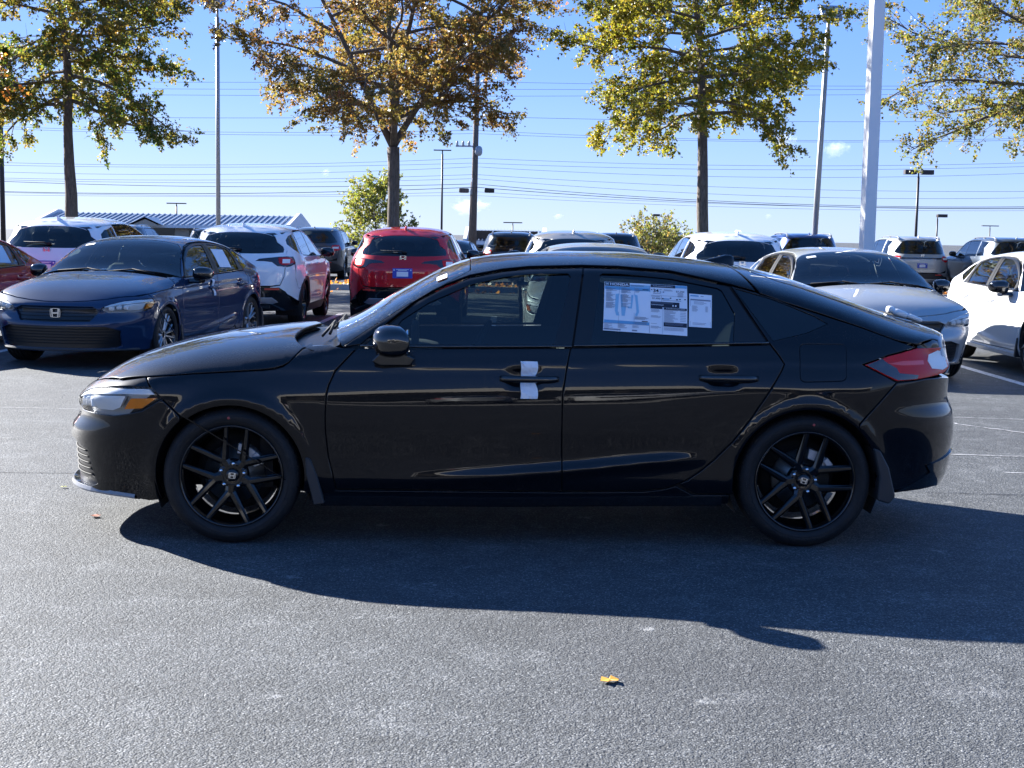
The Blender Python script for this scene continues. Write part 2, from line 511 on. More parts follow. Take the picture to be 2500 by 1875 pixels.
def tyre_mat():
    m, nt, b = nodes_of('tyre_rubber')
    tc = nt.nodes.new('ShaderNodeTexCoord')
    c = ramp(nt, nz(nt, 14, 5, .6, tc.outputs['Object']), [(.3, (.009, .009, .010)), (.7, (.016, .016, .017))])
    nt.links.new(c, b.inputs['Base Color']); b.inputs['Roughness'].default_value = .62; b.inputs['Specular IOR Level'].default_value = .3
    sp = nt.nodes.new('ShaderNodeSeparateXYZ'); nt.links.new(tc.outputs['Object'], sp.inputs[0])
    an = math_(nt, 'ARCTAN2', sp.outputs[2], sp.outputs[0]); rr = math_(nt, 'SQRT', math_(nt, 'ADD', math_(nt, 'MULTIPLY', sp.outputs[0], sp.outputs[0]), math_(nt, 'MULTIPLY', sp.outputs[2], sp.outputs[2])))
    tk = ramp(nt, math_(nt, 'FRACT', math_(nt, 'MULTIPLY', an, 11.14)), [(.0, 0.0), (.10, 1.0), (.88, 1.0), (.97, 0.0)])
    shl_ = ramp(nt, rr, [(.309, 0.0), (.312, 1.0)])
    tw_ = ramp(nt, nz(nt, 90, 1, .5, tc.outputs['Object']), [(.50, 0.0), (.54, 1.0)]); bnd = math_(nt, 'MULTIPLY', ramp(nt, rr, [(.276, 0.0), (.277, 1.0)]), ramp(nt, rr, [(.290, 1.0), (.291, 0.0)]))
    hh = math_(nt, 'ADD', math_(nt, 'MULTIPLY', tk, shl_), math_(nt, 'MULTIPLY', math_(nt, 'MULTIPLY', tw_, bnd), .5))
    bump(nt, b, math_(nt, 'ADD', hh, math_(nt, 'MULTIPLY', nz(nt, 180, 3, .6, tc.outputs['Object']), .15)), .9, .003)
    MATS['tyre'] = m; return m
M_TYRE = tyre_mat()

# ------------------------------------------------------------------ the H emblem
def emblem_mb(w, h, t, ring=True):
    """flared H inside a rounded frame, lying in the x-z plane, facing -y"""
    mb = MB()
    if ring:
        out = chaikin([(-.5*w, -.30*h), (-.44*w, -.5*h), (.44*w, -.5*h), (.5*w, -.30*h), (.5*w, .32*h), (.44*w, .5*h), (-.44*w, .5*h), (-.5*w, .32*h)], 2, True)
        n = len(out); k = 1-.13
        V = []
        for (x, z) in out: V += [(x, 0, z), (x, -t, z), (x*k, -t, z*(k+.0)), (x*k, 0, z*k)]
        F = []
        for i in range(n):
            a, b = 4*i, 4*((i+1) % n)
            for j in range(4): F.append((a+j, b+j, b+(j+1) % 4, a+(j+1) % 4))
        mb.add(V, F)
    for s in (-1, 1):
        mb.prism([(s*.20*w, -.43*h), (s*.33*w, -.43*h), (s*.40*w, .43*h), (s*.24*w, .43*h)], 0, -t*1.1)
    mb.prism([(-.23*w, -.10*h), (.23*w, -.10*h), (.23*w, .07*h), (-.23*w, .07*h)], 0, -t)
    return mb

# ------------------------------------------------------------------ wheels
def wheel_proto(name, style='black', Rt=.322, Rr=.243, wd=.117, lod=0):
    """outer face looks to -y; origin in the wheel's centre"""
    N = 72 if lod == 0 else 40
    root = empty(name)
    t = MB()
    s = Rt-Rr
    prof = [(Rr-.004, -wd+.022), (Rr+.006, -wd+.010), (Rr+.25*s, -wd+.002), (Rr+.5*s, -wd-.002), (Rr+.75*s, -wd+.004), (Rt-.012, -wd+.014), (Rt-.004, -wd+.026)]
    tread = []
    for g in (-.062, -.022, .022, .062):
        tread += [(Rt, g-.006), (Rt-.008, g-.005), (Rt-.008, g+.005), (Rt, g+.006)]
    prof = prof+[(Rt, -wd+.036)]+tread+[(r, -a) for r, a in reversed(prof)]
    t.lathe(prof, N)
    # bead line and lettering ridge
    t.lathe([(Rr+.32*s, -wd+.0), (Rr+.34*s, -wd-.0025), (Rr+.36*s, -wd-.001)], N)
    tyre = t.build('tyre', M_TYRE, root)
    mt = M_MBLK if style in ('black', 'sport') else M_MACH
    r = MB(); 
    r.lathe([(Rr+.001, -wd+.018), (Rr, -wd+.010), (Rr-.005, -wd+.009), (Rr-.010, -wd+.016), (Rr-.018, -wd+.045), (Rr-.026, -.03), (Rr-.034, .03), (Rr-.028, wd-.02), (Rr-.006, wd-.012)], N)
    b = MB()
    def arm(p0, p1, y0, y1, w0, w1, dep=.030):
        p0 = Vector((p0[0], 0, p0[1])); p1 = Vector((p1[0], 0, p1[1])); d = (p1-p0).normalized(); n = Vector((-d.z, 0, d.x)); V = []
        for p, y, w in ((p0, y0, w0), (p1, y1, w1)):
            for a, dy in ((-.5, dep), (-.5, .010), (-.22, 0), (.22, 0), (.5, .010), (.5, dep)):
                q = p+n*(a*w); V.append((q.x, y+dy, q.z))
        F = [(i, (i+1) % 6, (i+1) % 6+6, i+6) for i in range(6)]+[tuple(range(6)), tuple(range(11, 5, -1))]
        b.add(V, F)
    pol = lambda rr, a: (rr*math.cos(a), rr*math.sin(a))
    yh, yr = -wd+.040, -wd+.020
    nb = 5
    for k in range(nb):
        a = 2*math.pi*k/nb-math.pi/2
        if style in ('black', 'sport'):
            arm(pol(.045, a), pol(.094, a), yh+.002, yh-.004, .058, .052, .036)
            for sg in (-1, 1):
                arm(pol(.084, a+sg*.05), pol(Rr-.006, a+sg*R(24)), yh-.004, yr-.002, .042, .028)
        else:
            for sg in (-1, 1):
                arm(pol(.050, a+sg*.25), pol(Rr-.006, a+sg*R(10)), yh, yr, .030, .026)
                arm(pol(.14, a+sg*.17), pol(Rr-.008, a+sg*R(27)), yh+.006, yr+.006, .014, .020)
    b.lathe([(.030, yh+.010), (.052, yh+.006), (.070, yh+.012), (.076, yh+.045)], N)
    r.V, r.F, r.M, r.S = r.V, r.F, r.M, r.S
    rim = r.build('rim', M_MBLK, root)
    sp = b.build('spokes', mt, root, bevel=.0012 if lod == 0 else 0)
    if lod == 0:
        c = MB(); c.lathe([(.0, yh-.006), (.026, yh-.006), (.031, yh-.001), (.032, yh+.02)], 36); cap = c.build('hub_cap', M_MBLK, root)
        e = emblem_mb(.034, .029, .002); eo = e.build('emblem', M_CHROME, cap); eo.location = (0, yh-.006, 0)
        for k in range(5):
            a = 2*math.pi*k/5-math.pi/2+math.pi/5
            l = MB(); l.lathe([(.0, yh-.010), (.006, yh-.009), (.0095, yh-.004), (.0105, yh+.012)], 10, c=(0, 0, 0)); o = l.build('lug_nut', M_CHROME, root)
            o.location = (.057*math.cos(a), 0, .057*math.sin(a))
        o = MB(); o.lathe([(.0, -wd-.003), (.0065, -wd-.0025), (.0065, -wd+.003)], 12); d = o.build('paint_dot', M_DOTR, root)
        aa = R(98); d.location = ((Rr+.45*s)*math.cos(aa), 0, (Rr+.45*s)*math.sin(aa))
    k = MB(); k.lathe([(.045, -.030), (.078, -.030), (.080, -.012), (.141, -.012), (.142, .010), (.078, .010)], N); k.build('brake_disc', M_STEEL, root)
    if lod == 0:
        k = MB()
        pts = [(.155*math.cos(R(a)), .155*math.sin(R(a))) for a in (20, 35, 50, 65, 80)]+[(.105*math.cos(R(a)), .105*math.sin(R(a))) for a in (80, 65, 50, 35, 20)]
        k.prism(pts, -.055, .03); k.box((.118, -.058, .085), (.03, .02, .045), Matrix.Rotation(R(-40), 3, 'Y')); k.build('brake_caliper', M_CAL, root, bevel=.003)
    k = MB(); k.lathe([(.0, -.01), (.045, -.03), (.05, .05), (.17, .06), (.19, .10)], 32); k.build('wheel_hub', M_SHELL, root)
    return root

def place_wheel(proto, parent, loc, outer=-1, ang=0.0, name='wheel'):
    c = copy_tree(proto, parent); c.name = name
    c.location = loc
    c.rotation_euler = (0, 0, 0 if outer < 0 else math.pi)
    for ch in c.children:
        if ch.name.split('.')[0] in ('brake_disc', 'brake_caliper', 'wheel_hub', 'rim', 'tyre'): continue
        base = ch.location.copy(); rot = Matrix.Rotation(-ang, 4, 'Y')
        ch.matrix_local = rot @ Matrix.Translation(base)
    return c

# ------------------------------------------------------------------ seats and cabin
def seat_mb(x, y, zb=.34):
    mb = MB(); rot = Matrix.Rotation(R(22), 3, 'Y')
    mb.rbox((x-.05, y, zb+.10), (.52, .50, .20), power=5)
    mb.rbox((x+.28, y, zb+.42), (.16, .50, .62), rot=rot, power=5)
    mb.rbox((x+.27, y-.21, zb+.40), (.17, .10, .52), rot=rot, power=4)
    mb.rbox((x+.27, y+.21, zb+.40), (.17, .10, .52), rot=rot, power=4)
    mb.rbox((x+.43, y, zb+.80), (.11, .26, .17), rot=rot, power=4)
    mb.tube([(x+.38, y-.05, zb+.66), (x+.43, y-.05, zb+.78)], .007, 6); mb.tube([(x+.38, y+.05, zb+.66), (x+.43, y+.05, zb+.78)], .007, 6)
    return mb

def cabin(root, xs, xr, zb=.34, w=.68, dash_x=.72, dash_z=.90, ws=None, bench=True):
    for y in (-.37, .37): seat_mb(xs, y, zb).build('seat', M_INT, root)
    if bench:
        mb = MB(); rot = Matrix.Rotation(R(24), 3, 'Y')
        mb.rbox((xr-.05, 0, zb+.12), (.5, 1.25, .18), power=6); mb.rbox((xr+.26, 0, zb+.40), (.16, 1.28, .56), rot=rot, power=6)
        for y in (-.36, 0, .36): mb.rbox((xr+.38, y, zb+.74), (.09, .24, .13), rot=rot, power=4)
        mb.build('rear_bench', M_INT, root)
    mb = MB(); mb.rbox((dash_x, 0, dash_z-.14), (.55, 1.42, .26), power=5); mb.rbox((dash_x+.28, 0, dash_z-.30), (.5, .26, .30), power=4)
    mb.rbox((dash_x+.12, .0, dash_z+.05), (.04, .26, .13), power=6); mb.build('dashboard', M_INT, root)
    mb = MB(); pts = []; c = Vector((dash_x+.42, -.37, dash_z-.02)); rot = Matrix.Rotation(R(-62), 3, 'Y')
    V = []; F = []; n, k = 28, 8
    for i in range(n):
        a = 2*math.pi*i/n
        for j in range(k):
            b = 2*math.pi*j/k; rr = .175+.014*math.cos(b); V.append(rot @ Vector((rr*math.cos(a), rr*math.sin(a), .014*math.sin(b)))+c)
    for i in range(n):
        for j in range(k): F.append((i*k+j, i*k+(j+1) % k, (i+1) % n*k+(j+1) % k, (i+1) % n*k+j))
    mb.add(V, F, True); mb.rbox(c, (.10, .12, .05), rot=rot); mb.tube([c+rot @ Vector((0, -.17, 0)), c, c+rot @ Vector((0, .17, 0))], .014, 6)
    mb.tube([c, c+Vector((-.3, 0, -.12))], .03, 8); mb.build('steering_wheel', M_SHELL, root)
    mb = MB(); mb.rbox((dash_x+.42, 0, dash_z+.33), (.03, .24, .07), power=5); mb.tube([(dash_x+.41, 0, dash_z+.34), (dash_x+.38, 0, dash_z+.385)], .01, 6); mb.build('rear_view_mirror', M_SHELL, root)

def wells(mb, xw, zc=.32, r=.365, y0=.45, y1=.855, xs=(-1, 1)):
    for s in (-1, 1):
        V = []; F = []; n = 22
        for i in range(n+1):
            a = R(-25)+R(230)*i/n
            V += [(xw+r*math.cos(a), s*y0, zc+r*math.sin(a)), (xw+r*math.cos(a), s*y1, zc+r*math.sin(a))]
        for i in range(n): F.append((2*i, 2*i+1, 2*i+3, 2*i+2))
        V.append((xw, s*y0, zc)); c = len(V)-1
        for i in range(n): F.append((2*i, 2*i+2, c))
        mb.add(V, F)

def side_mirror_mb(x, y, z, s, L=.20, hx=.115, hz=.15):
    mb = MB(); V = []; F = []
    # housing: rings from the inner end to the outer end
    st = [(0.0, .60, .70, -.01), (.12, .88, .90, -.006), (.35, 1.0, 1.0, 0), (.65, .99, .97, .004), (.85, .88, .84, .012), (.96, .66, .62, .022), (1.0, .40, .38, .03)]
    n = 20
    for t, a, b, sx in st:
        for i in range(n):
            an = 2*math.pi*i/n; cx, cz = math.cos(an), math.sin(an)
            px = math.copysign(abs(cx)**.75, cx)*hx*.5*a; pz = math.copysign(abs(cz)**.8, cz)*hz*.5*b
            if px > 0: px *= .8
            V.append((x+px+sx*1.5, y+s*L*t, z+pz*(1 if pz > 0 else .95)))
    for k in range(len(st)-1):
        for i in range(n): F.append((k*n+i, k*n+(i+1) % n, (k+1)*n+(i+1) % n, (k+1)*n+i))
    F.append(tuple(range(n))); F.append(tuple(range((len(st)-1)*n, len(st)*n)))
    mb.add(V, F, True)
    return mb
# ------------------------------------------------------------------ compact five-door / four-door body
def civic_W():
    prof = pchip([(.05, .74), (.12, .81), (.18, .850), (.246, .872), (.33, .888), (.40, .8875), (.50, .8920), (.56, .8955), (.61, .8965), (.66, .8960), (.70, .8945), (.735, .8922), (.765, .8892), (.80, .8842), (.846, .8768),
                  (.853, .8762), (.861, .8755), (.868, .8742), (.90, .8660), (.94, .8560), (1.0, .830), (1.15, .750), (1.32, .640), (1.45, .55)])
    sh = pchip([(-.9, .80), (.07, .822), (.49, .833), (1.56, .864), (2.61, .888), (3.0, .891), (3.7, .89)])
    tx = pchip([(-.9, .955), (-.35, .988), (0, .994), (.6, .991), (1.3, .996), (2.0, .998), (2.7, 1.0), (3.2, .975), (3.7, .90)])
    zl = pchip([(.4, .288), (1.03, .319), (1.565, .36), (2.0, .407), (2.3, .43)])
    def W(x, z):
        zz = z-(sh(x)-.858)*sstep(z, .45, .80)
        w = prof(zz)*tx(x)
        w = w+.020*np.exp(-((x-2.78)/.45)**2)*np.exp(-((z-.77)/.12)**2)+.010*np.exp(-(x/.40)**2)*np.exp(-((z-.70)/.11)**2)
        g = sstep(z, .20, .32)
        for xc in (0, 2.735):
            r = np.hypot(x-xc, z-.315); w = w+.013*np.exp(-((r-.372)/.036)**2)*g
        a = .017*sstep(x, .55, 1.7)*(1-sstep(x, 2.02, 2.30))
        w = w+a*np.exp(-((z-zl(x)-.004)/.030)**2)
        w = w*(1-(.12*sstep(x, 2.2, 3.6)+.02*sstep(-x, -1.2, -.5))*sstep(z, .93, 1.12))
        for xc, zc in ((1.37, .806), (2.32, .820)):
            w = w-.013*np.exp(-((x-xc)/.066)**4-((z-zc)/.040)**4)
        w = w*(1-.085*sstep(.56-z, 0, .34)*sstep(-x, .22, .55)-.075*sstep(.62-z, 0, .34)*sstep(x, 3.02, 3.3))
        # rear bumper: recess under the tail lamp, pulled in at the foot
        w = w-.006*sstep(x, 2.95, 3.2)*np.exp(-((z-.72)/.06)**2)
        return w
    return W
CIV = Field(dict(
    zc=[(-.96, .55), (-.91, .645), (-.89, .672), (-.82, .724), (-.726, .772), (-.6, .830), (-.436, .880), (-.24, .926), (-.05, .958), (.19, .986), (.36, .998), (.42, 1.003), (.502, 1.034), (.756, 1.181), (1.0, 1.308),
        (1.115, 1.348), (1.243, 1.370), (1.438, 1.388), (1.66, 1.397), (1.9, 1.397), (2.1, 1.386), (2.38, 1.358), (2.687, 1.303), (2.935, 1.226), (3.186, 1.140), (3.349, 1.090), (3.498, 1.058), (3.6, 1.035), (3.66, 1.01), (3.8, .98)],
    z0=[(-.96, .56), (-.8, .61), (-.6, .675), (-.4, .735), (-.2, .775), (0, .80), (.3, .865), (.44, .900), (.52, .935), (.78, 1.085), (1.0, 1.205), (1.1, 1.235), (1.4, 1.28), (1.9, 1.292), (2.3, 1.262), (2.5, 1.22), (2.7, 1.16), (3.0, 1.07), (3.3, .985), (3.5, .945), (3.7, .90)],
    xf=[(.05, -.84), (.15, -.89), (.20, -.905), (.24, -.905), (.45, -.91), (.50, -.90), (.56, -.86), (.60, -.850), (.64, -.885), (.68, -.925), (.72, -.95), (.8, -.98), (1.0, -1.2), (1.5, -1.6)],
    xr=[(.05, 3.50), (.2, 3.58), (.3, 3.64), (.5, 3.67), (.62, 3.655), (.70, 3.62), (.85, 3.63), (.93, 3.60), (.97, 3.63), (1.02, 3.85), (1.1, 4.2), (1.5, 5)],
    xa=-.30, xb=2.95, W=civic_W(), nf=2.3, nr=2.5, q=2.6, zax=.3, x0=0.0, x1=2.5))

def xy_to(F, chart, pts, dense=.04):
    p = resample(pts, dense, closed=False); n = len(p)
    O = np.zeros((n, 3)); D = np.zeros((n, 3)); O[:, :2] = p; O[:, 2] = .45; D[:, 2] = 1
    return F.from3(chart, F.march(O, D)).tolist()
def mirx(pts): return [(p[0], -p[1]) for p in reversed(pts)]      # arc chart
def mirt(pts): return [(-p[0], p[1]) for p in reversed(pts)]      # front / rear chart
def both(fn):
    for s in (-1, 1): fn(s)

def arcpts(cx, cz, r, a0, a1, n=18):
    return [(cx+r*math.cos(R(a0+(a1-a0)*i/n)), cz+r*math.sin(R(a0+(a1-a0)*i/n))) for i in range(n+1)]

def build_compact(P, GL=M_GLASS):
    """P: paint; returns root with all parts"""
    F = CIV; root = empty('parked_car')
    FZ, RX = .318, 2.735
    ra = .352
    # --- curves (x, z) on the side
    door0 = [(.587, .936), (.525, .87), (.485, .825), (.456, .76), (.446, .719), (.440, .62), (.442, .544), (.455, .42), (.475, .34), (.491, .262)]
    doorG = [(1.594, .950), (1.583, .90), (1.573, .839), (1.557, .732), (1.556, .63), (1.557, .541), (1.560, .40), (1.562, .262)]
    doorR = [(2.545, .979), (2.585, .93), (2.612, .888), (2.60, .86), (2.55, .775), (2.464, .637), (2.37, .51), (2.288, .424), (2.225, .37), (2.167, .33), (2.11, .30), (2.042, .279), (1.95, .268)]
    hoods = [(-.402, .785), (-.184, .805), (.074, .822), (.15, .826), (.203, .833), (.24, .845), (.264, .861), (.323, .923), (.36, .94)]
    hf = [(-.79, 0), (-.785, .15), (-.76, .32), (-.705, .50), (-.63, .63), (-.545, .745)]
    side3 = F.to3('side', [(-.402, .785)])[0]
    # hood
    front = xy_to(F, 'arc', hf); hs = F.side_to('arc', hoods); cow = xy_to(F, 'arc', chaikin([(.37, .80), (.30, .72), (.255, .52), (.29, .25), (.35, 0)], 2))
    half = front+hs+cow[:-1]
    full = half+[tuple(cow[-1])]+mirx(cow[:-1])+mirx(hs)+mirx(front)[:-1]
    panel('hood', P, root, F, 'arc', full, res=.035, bev=.004)
    # cowl
    c2 = xy_to(F, 'arc', [(.47, .72), (.455, .45), (.435, .2), (.43, 0)])
    cl = [tuple(p) for p in cow]+mirx(cow[:-1])+[(p[0], -p[1]) for p in c2]+[tuple(p) for p in reversed(c2[:-1])]
    panel('cowl_trim', M_TRIM, root, F, 'arc', cl, res=.05, off=-.035, gap=-.01, thick=0)
    wb_ = MB()
    for y0, y1, x in ((-.62, .05, .44), (-.10, .62, .455)):
        wb_.tube([(x, y0, .985), (x-.005, (y0+y1)/2, 1.018), (x+.01, y1, .99)], .008, 6); wb_.tube([(x-.04, y0+.05, .97), (x, (y0+y1)/2, 1.025)], .007, 6)
    wb_.build('wiper', M_SHELL, root)
    # windscreen
    ap = [(.512, .936), (.62, 1.012), (.781, 1.116), (.93, 1.205), (1.088, 1.286)]
    aps = F.side_to('arc', ap); wt = xy_to(F, 'arc', [(1.118, .55), (1.125, .30), (1.125, 0)]); c3 = xy_to(F, 'arc', [(.43, 0), (.435, .2), (.455, .45), (.475, .70)])
    wf = c3+aps+wt[:-1]; wfull = wf+[tuple(wt[-1])]+mirx(wt[:-1])+mirx(aps)+mirx(c3)[:-1]
    panel('windscreen', M_WS if P is M_BLACKP else M_WS2, root, F, 'arc', wfull, res=.05, off=-.003, gap=.004, thick=0)
    bl = MB(); 
    # dark ceramic band inside the glass edge (roof side)
    # roof with the pillars
    dlo = [(.600, .950), (.725, 1.055), (.868, 1.168), (.99, 1.232), (1.116, 1.280), (1.277, 1.312), (1.402, 1.326), (1.66, 1.336), (1.84, 1.334), (2.092, 1.317), (2.377, 1.258), (2.448, 1.240), (2.50, 1.226)]
    rl = F.side_to('arc', dlo)
    rr_ = F.side_to('arc', [(2.50, 1.226), (2.455, 1.302)]); rt_ = xy_to(F, 'arc', [(2.43, .44), (2.42, .2), (2.42, 0)])
    up1 = [(1.118, .55), (1.125, .30), (1.125, 0)]
    out = rl+rr_[1:]+rt_[1:-1]+[tuple(rt_[-1])]
    inn = [tuple(p) for p in reversed(aps)]
    wt_r = [tuple(p) for p in wt]
    loop = out+mirx(out)[1:] + [(p[0], -p[1]) for p in aps] + [(p[0], -p[1]) for p in wt_r[:-1]]+[tuple(wt_r[-1])]+list(reversed(wt_r[:-1]))+inn
    panel('roof', P, root, F, 'arc', loop, res=.035, gap=.002, bev=.003, dres=.03)
    # hatch: from the roof seam to the lip
    hsd = [(2.462, 1.300), (2.519, 1.215), (2.63, 1.175), (2.75, 1.139), (3.007, 1.062), (3.176, 1.002), (3.293, .974)]
    hp = F.side_to('arc', hsd); ends = xy_to(F, 'arc', [(3.40, .66), (3.50, .58), (3.575, .40), (3.605, .2), (3.612, 0)])
    ht = xy_to(F, 'arc', [(2.43, 0), (2.43, .2), (2.44, .44)])
    hh = ht+hp+ends[:-1]; hfull = hh+[tuple(ends[-1])]+mirx(ends[:-1])+mirx(hp)+mirx(ht)[:-1]
    tg = panel('tailgate', P, root, F, 'arc', hfull, res=.035, bev=.004, thick=.03)
    g = xy_to(F, 'arc', [(2.50, 0), (2.51, .3), (2.53, .45), (2.65, .53), (3.0, .56), (3.25, .54), (3.30, .3), (3.31, 0)])
    panel('rear_window', M_WSB, tg, F, 'arc', g+mirx(g)[1:-1], res=.06, off=.002, thick=.002)
    lipu = [tuple(p) for p in F.from3('rear', F.to3('arc', [hp[-1]]+ends)).tolist()]; lipd = F.yz_to('rear', [(0, .962), (.5, .960), (.62, .957), (.70, .955)], False)
    lp_ = lipd+F.side_to('rear', [(3.36, .958), (3.29, .962)])+lipu
    panel('tailgate_lip', P, tg, F, 'rear', lp_+mirt(lp_)[1:-1], res=.03, off=-.003, gap=0, thick=0)
    # wiper and washer cover on the tailgate with a dab of white wrap
    # fenders, doors, quarters
    archf = arcpts(0, FZ, ra, 172, -8, 30)
    fsh = [(-.321, .688), (-.28, .65), (-.236, .61), ]
    def fender(s):
        lp = [(-.402, .785)]+hoods[1:]+[(.44, .948), (.512, .936), (.587, .936)]+door0[1:]+[(.491, .248), (.352, .24)]+list(reversed(arcpts(0, FZ, ra, -12, 127, 22)))+[(-.236, .61), (-.321, .688), (-.372, .735)]
        panel('front_fender', P, root, F, 'side', lp, res=.028, bev=.004, side=s)
    both(fender)
    def fdoor(s):
        lp = list(door0)+[(1.562, .262)]+list(reversed(doorG))+[(1.2, .942), (.865, .938)]
        d = panel('front_door', P, root, F, 'side', lp, res=.020, bev=.004, side=s)
        dl = [(.612, .9405), (.74, 1.045), (.868, 1.154), (.99, 1.218), (1.116, 1.266), (1.277, 1.298), (1.402, 1.312), (1.662, 1.322), (1.598, .953), (1.2, .9445), (.865, .9405)]
        gl = [(.746, .958), (.765, 1.03), (.792, 1.066), (.921, 1.149), (1.116, 1.234), (1.276, 1.274), (1.402, 1.290), (1.590, 1.297), (1.601, 1.280), (1.516, .966), (1.2, .960)]
        panel('window_frame', M_TRIM, d, F, 'side', dl, res=.04, off=-.002, gap=.001, side=s, holes=[gl], dres=.02, thick=0)
        panel('window', M_GLASSF, d, F, 'side', gl, res=.05, off=-.008, gap=-.004, thick=0, side=s)
        handle(d, 1.257, 1.538, .802, s)
        mb = MB(); st = resample([(.60, .945), (.865, .9445), (1.596, .9565)], .05, False)
        p3 = F.to3('side', st); mb.tube([(a, s*(b+.003), c) for a, b, c in p3], .007, 5); mb.build('belt_moulding', M_GLOSSB, d)
        m_ = side_mirror_mb(.755, .905*s, .978, s, L=.20, hx=.185, hz=.155).build('side_mirror', M_GLOSSB, root)
        # mirror glass on the rear side and the foot
        mb = MB(); mb.prism([(.66, .885), (.70, .866), (.84, .868), (.86, .90), (.80, .925), (.70, .925)], s*.862, s*.99); mb.build('mirror_foot', M_GLOSSB, m_, bevel=.004)
        mb = MB(); mb.rbox((.826, s*1.01, .978), (.012, .15, .115), power=5); mb.build('mirror_glass', M_CHROME, m_)
    def handle(par, xa, xb, z, s, wd=.0):
        mb = MB(); n = 14; V = []; Fc = []
        for i in range(n+1):
            t = i/n; x = xa+(xb-xa)*t; y = float(F.to3('side', [(xa if t < .5 else xb, z)])[0][1])
            e = min(t, 1-t); prot = .030*sstep(np.float64(e), -.02, .16)+.002; hz = .0125+.004*sstep(np.float64(e), 0, .1)
            for k in range(8):
                a = 2*math.pi*k/8; V.append((x, s*(y+prot+.009*math.cos(a)), z+hz*math.sin(a)))
        for i in range(n):
            for k in range(8): Fc.append((i*8+k, i*8+(k+1) % 8, (i+1)*8+(k+1) % 8, (i+1)*8+k))
        Fc += [tuple(range(8)), tuple(range(n*8, n*8+8))]
        mb.add(V, Fc, True); mb.build('door_handle', P if P is not M_BLACKP else M_GLOSSB, par)
    both(fdoor)
    def rdoor(s):
        lp = [(1.562, .268)]+list(reversed(doorR))+[(2.2, .968), (1.9, .960), (1.600, .952)]+doorG[1:-1]
        lp = [(1.563, .262), (1.95, .268)]+[p for p in reversed(doorR)][1:]+[(2.2, .968), (1.9, .960)]+doorG[:-1]
        d = panel('rear_door', P, root, F, 'side', lp, res=.020, bev=.004, side=s)
        dl = [(1.606, .9555), (1.670, 1.322), (1.84, 1.320), (2.092, 1.303), (2.368, 1.244), (2.535, .982), (2.2, .971), (1.9, .963)]
        gl = [(1.692, .972), (1.745, 1.29), (1.758, 1.299), (1.839, 1.299), (2.09, 1.278), (2.31, 1.238), (2.332, 1.226), (2.386, 1.119), (2.37, .984), (2.0, .978)]
        panel('window_frame', M_TRIM, d, F, 'side', dl, res=.04, off=-.002, gap=.001, side=s, holes=[gl], dres=.02, thick=0)
        panel('window', GL, d, F, 'side', gl, res=.05, off=-.008, gap=-.004, thick=0, side=s)
        handle(d, 2.204, 2.486, .818, s)
        mb = MB(); st = resample([(1.608, .9595), (2.2, .976), (2.54, .986)], .05, False)
        p3 = F.to3('side', st); mb.tube([(a, s*(b+.003), c) for a, b, c in p3], .007, 5); mb.build('belt_moulding', M_GLOSSB, d)
    both(rdoor)
    qg = [(2.395, 1.236), (2.589, 1.184), (2.78, 1.108), (2.838, 1.076), (2.735, 1.036), (2.565, .996)]
    tl = [(2.995, .889), (3.06, .910), (3.126, .932), (3.287, .968), (3.42, .972), (3.44, .83), (3.339, .818), (3.28, .812), (3.165, .809), (3.108, .835)]
    fu = chaikin([(2.690, .930), (2.690, .979), (2.74, .980), (2.862, .981), (2.912, .981), (2.911, .930), (2.907, .865), (2.906, .815), (2.85, .813), (2.74, .809), (2.688, .808), (2.688, .86)], 2, True)
    def quarter(s):
        lp = list(doorR[:-3])+[(2.167, .33)]
        low = [(2.10, .296), (2.167, .262), (2.395, .262)]
        ar = list(reversed(arcpts(RX, FZ, ra, 44, 187, 26)))
        lp = [(2.377, 1.252), (2.545, .983)]+doorR[1:-3]+[(2.167, .33), (2.120, .305), (2.20, .256), (2.392, .256)]+ar+[(2.981, .605), (3.07, .700), (3.165, .805), (3.108, .835), (2.995, .889), (3.06, .910), (3.126, .932), (3.287, .968)]+list(reversed(hsd))[1:-1]+[(2.50, 1.222)]
        panel('quarter_panel', P, root, F, 'side', lp, res=.026, bev=.0035, side=s, holes=[qg, fu], dres=.025)
        panel('quarter_window', M_WSB, root, F, 'side', qg, res=.05, off=-.003, gap=.0, thick=0, side=s)
        panel('fuel_door' if s < 0 else 'body_panel', P, root, F, 'side', fu, res=.03, bev=.001, gap=-.0012, side=s)
    both(quarter)
    # sill and skirt
    def sill(s):
        panel('sill_panel', P, root, F, 'side', [(.36, .252), (.39, .19), (2.37, .205), (2.37, .253), (2.19, .253), (2.11, .296), (2.042, .2765), (1.95, .2655), (1.56, .259), (.49, .259)], res=.03, bev=.003, side=s)
        mb = MB(); st = resample([(.42, .186), (1.3, .188), (2.33, .204)], .06, False); V = []
        Fc = []
        for i, (x, z) in enumerate(st):
            y = float(F.to3('side', [(x, z+.05)])[0][1])
            for yy, zz in ((y-.03, z+.045), (y+.019, z+.043), (y+.010, z+.006), (y+.006, z-.002), (y-.03, z-.006)): V.append((x, s*yy, zz))
        m = len(st)
        for i in range(m-1):
            for k in range(5): Fc.append((i*5+k, i*5+(k+1) % 5, (i+1)*5+(k+1) % 5, (i+1)*5+k))
        Fc += [tuple(range(5)), tuple(range(5*m-5, 5*m))]
        mb.add(V, Fc); mb.build('side_skirt', M_GLOSSB if P is M_BLACKP else P, root)
    both(sill)
    # front bumper with notches for lamps and openings
    hw = [tuple(p) for p in F.from3('front', np.concatenate([F.march(np.array([[x, y, .45] for x, y in hf]), np.tile([0., 0, 1], (len(hf), 1)))])).tolist()]
    hl_top = F.side_to('front', [(-.372, .735), (-.48, .738), (-.57, .730)]); hl_in = F.yz_to('front', [(.70, .715), (.60, .690), (.50, .648), (.485, .615), (.55, .596)])
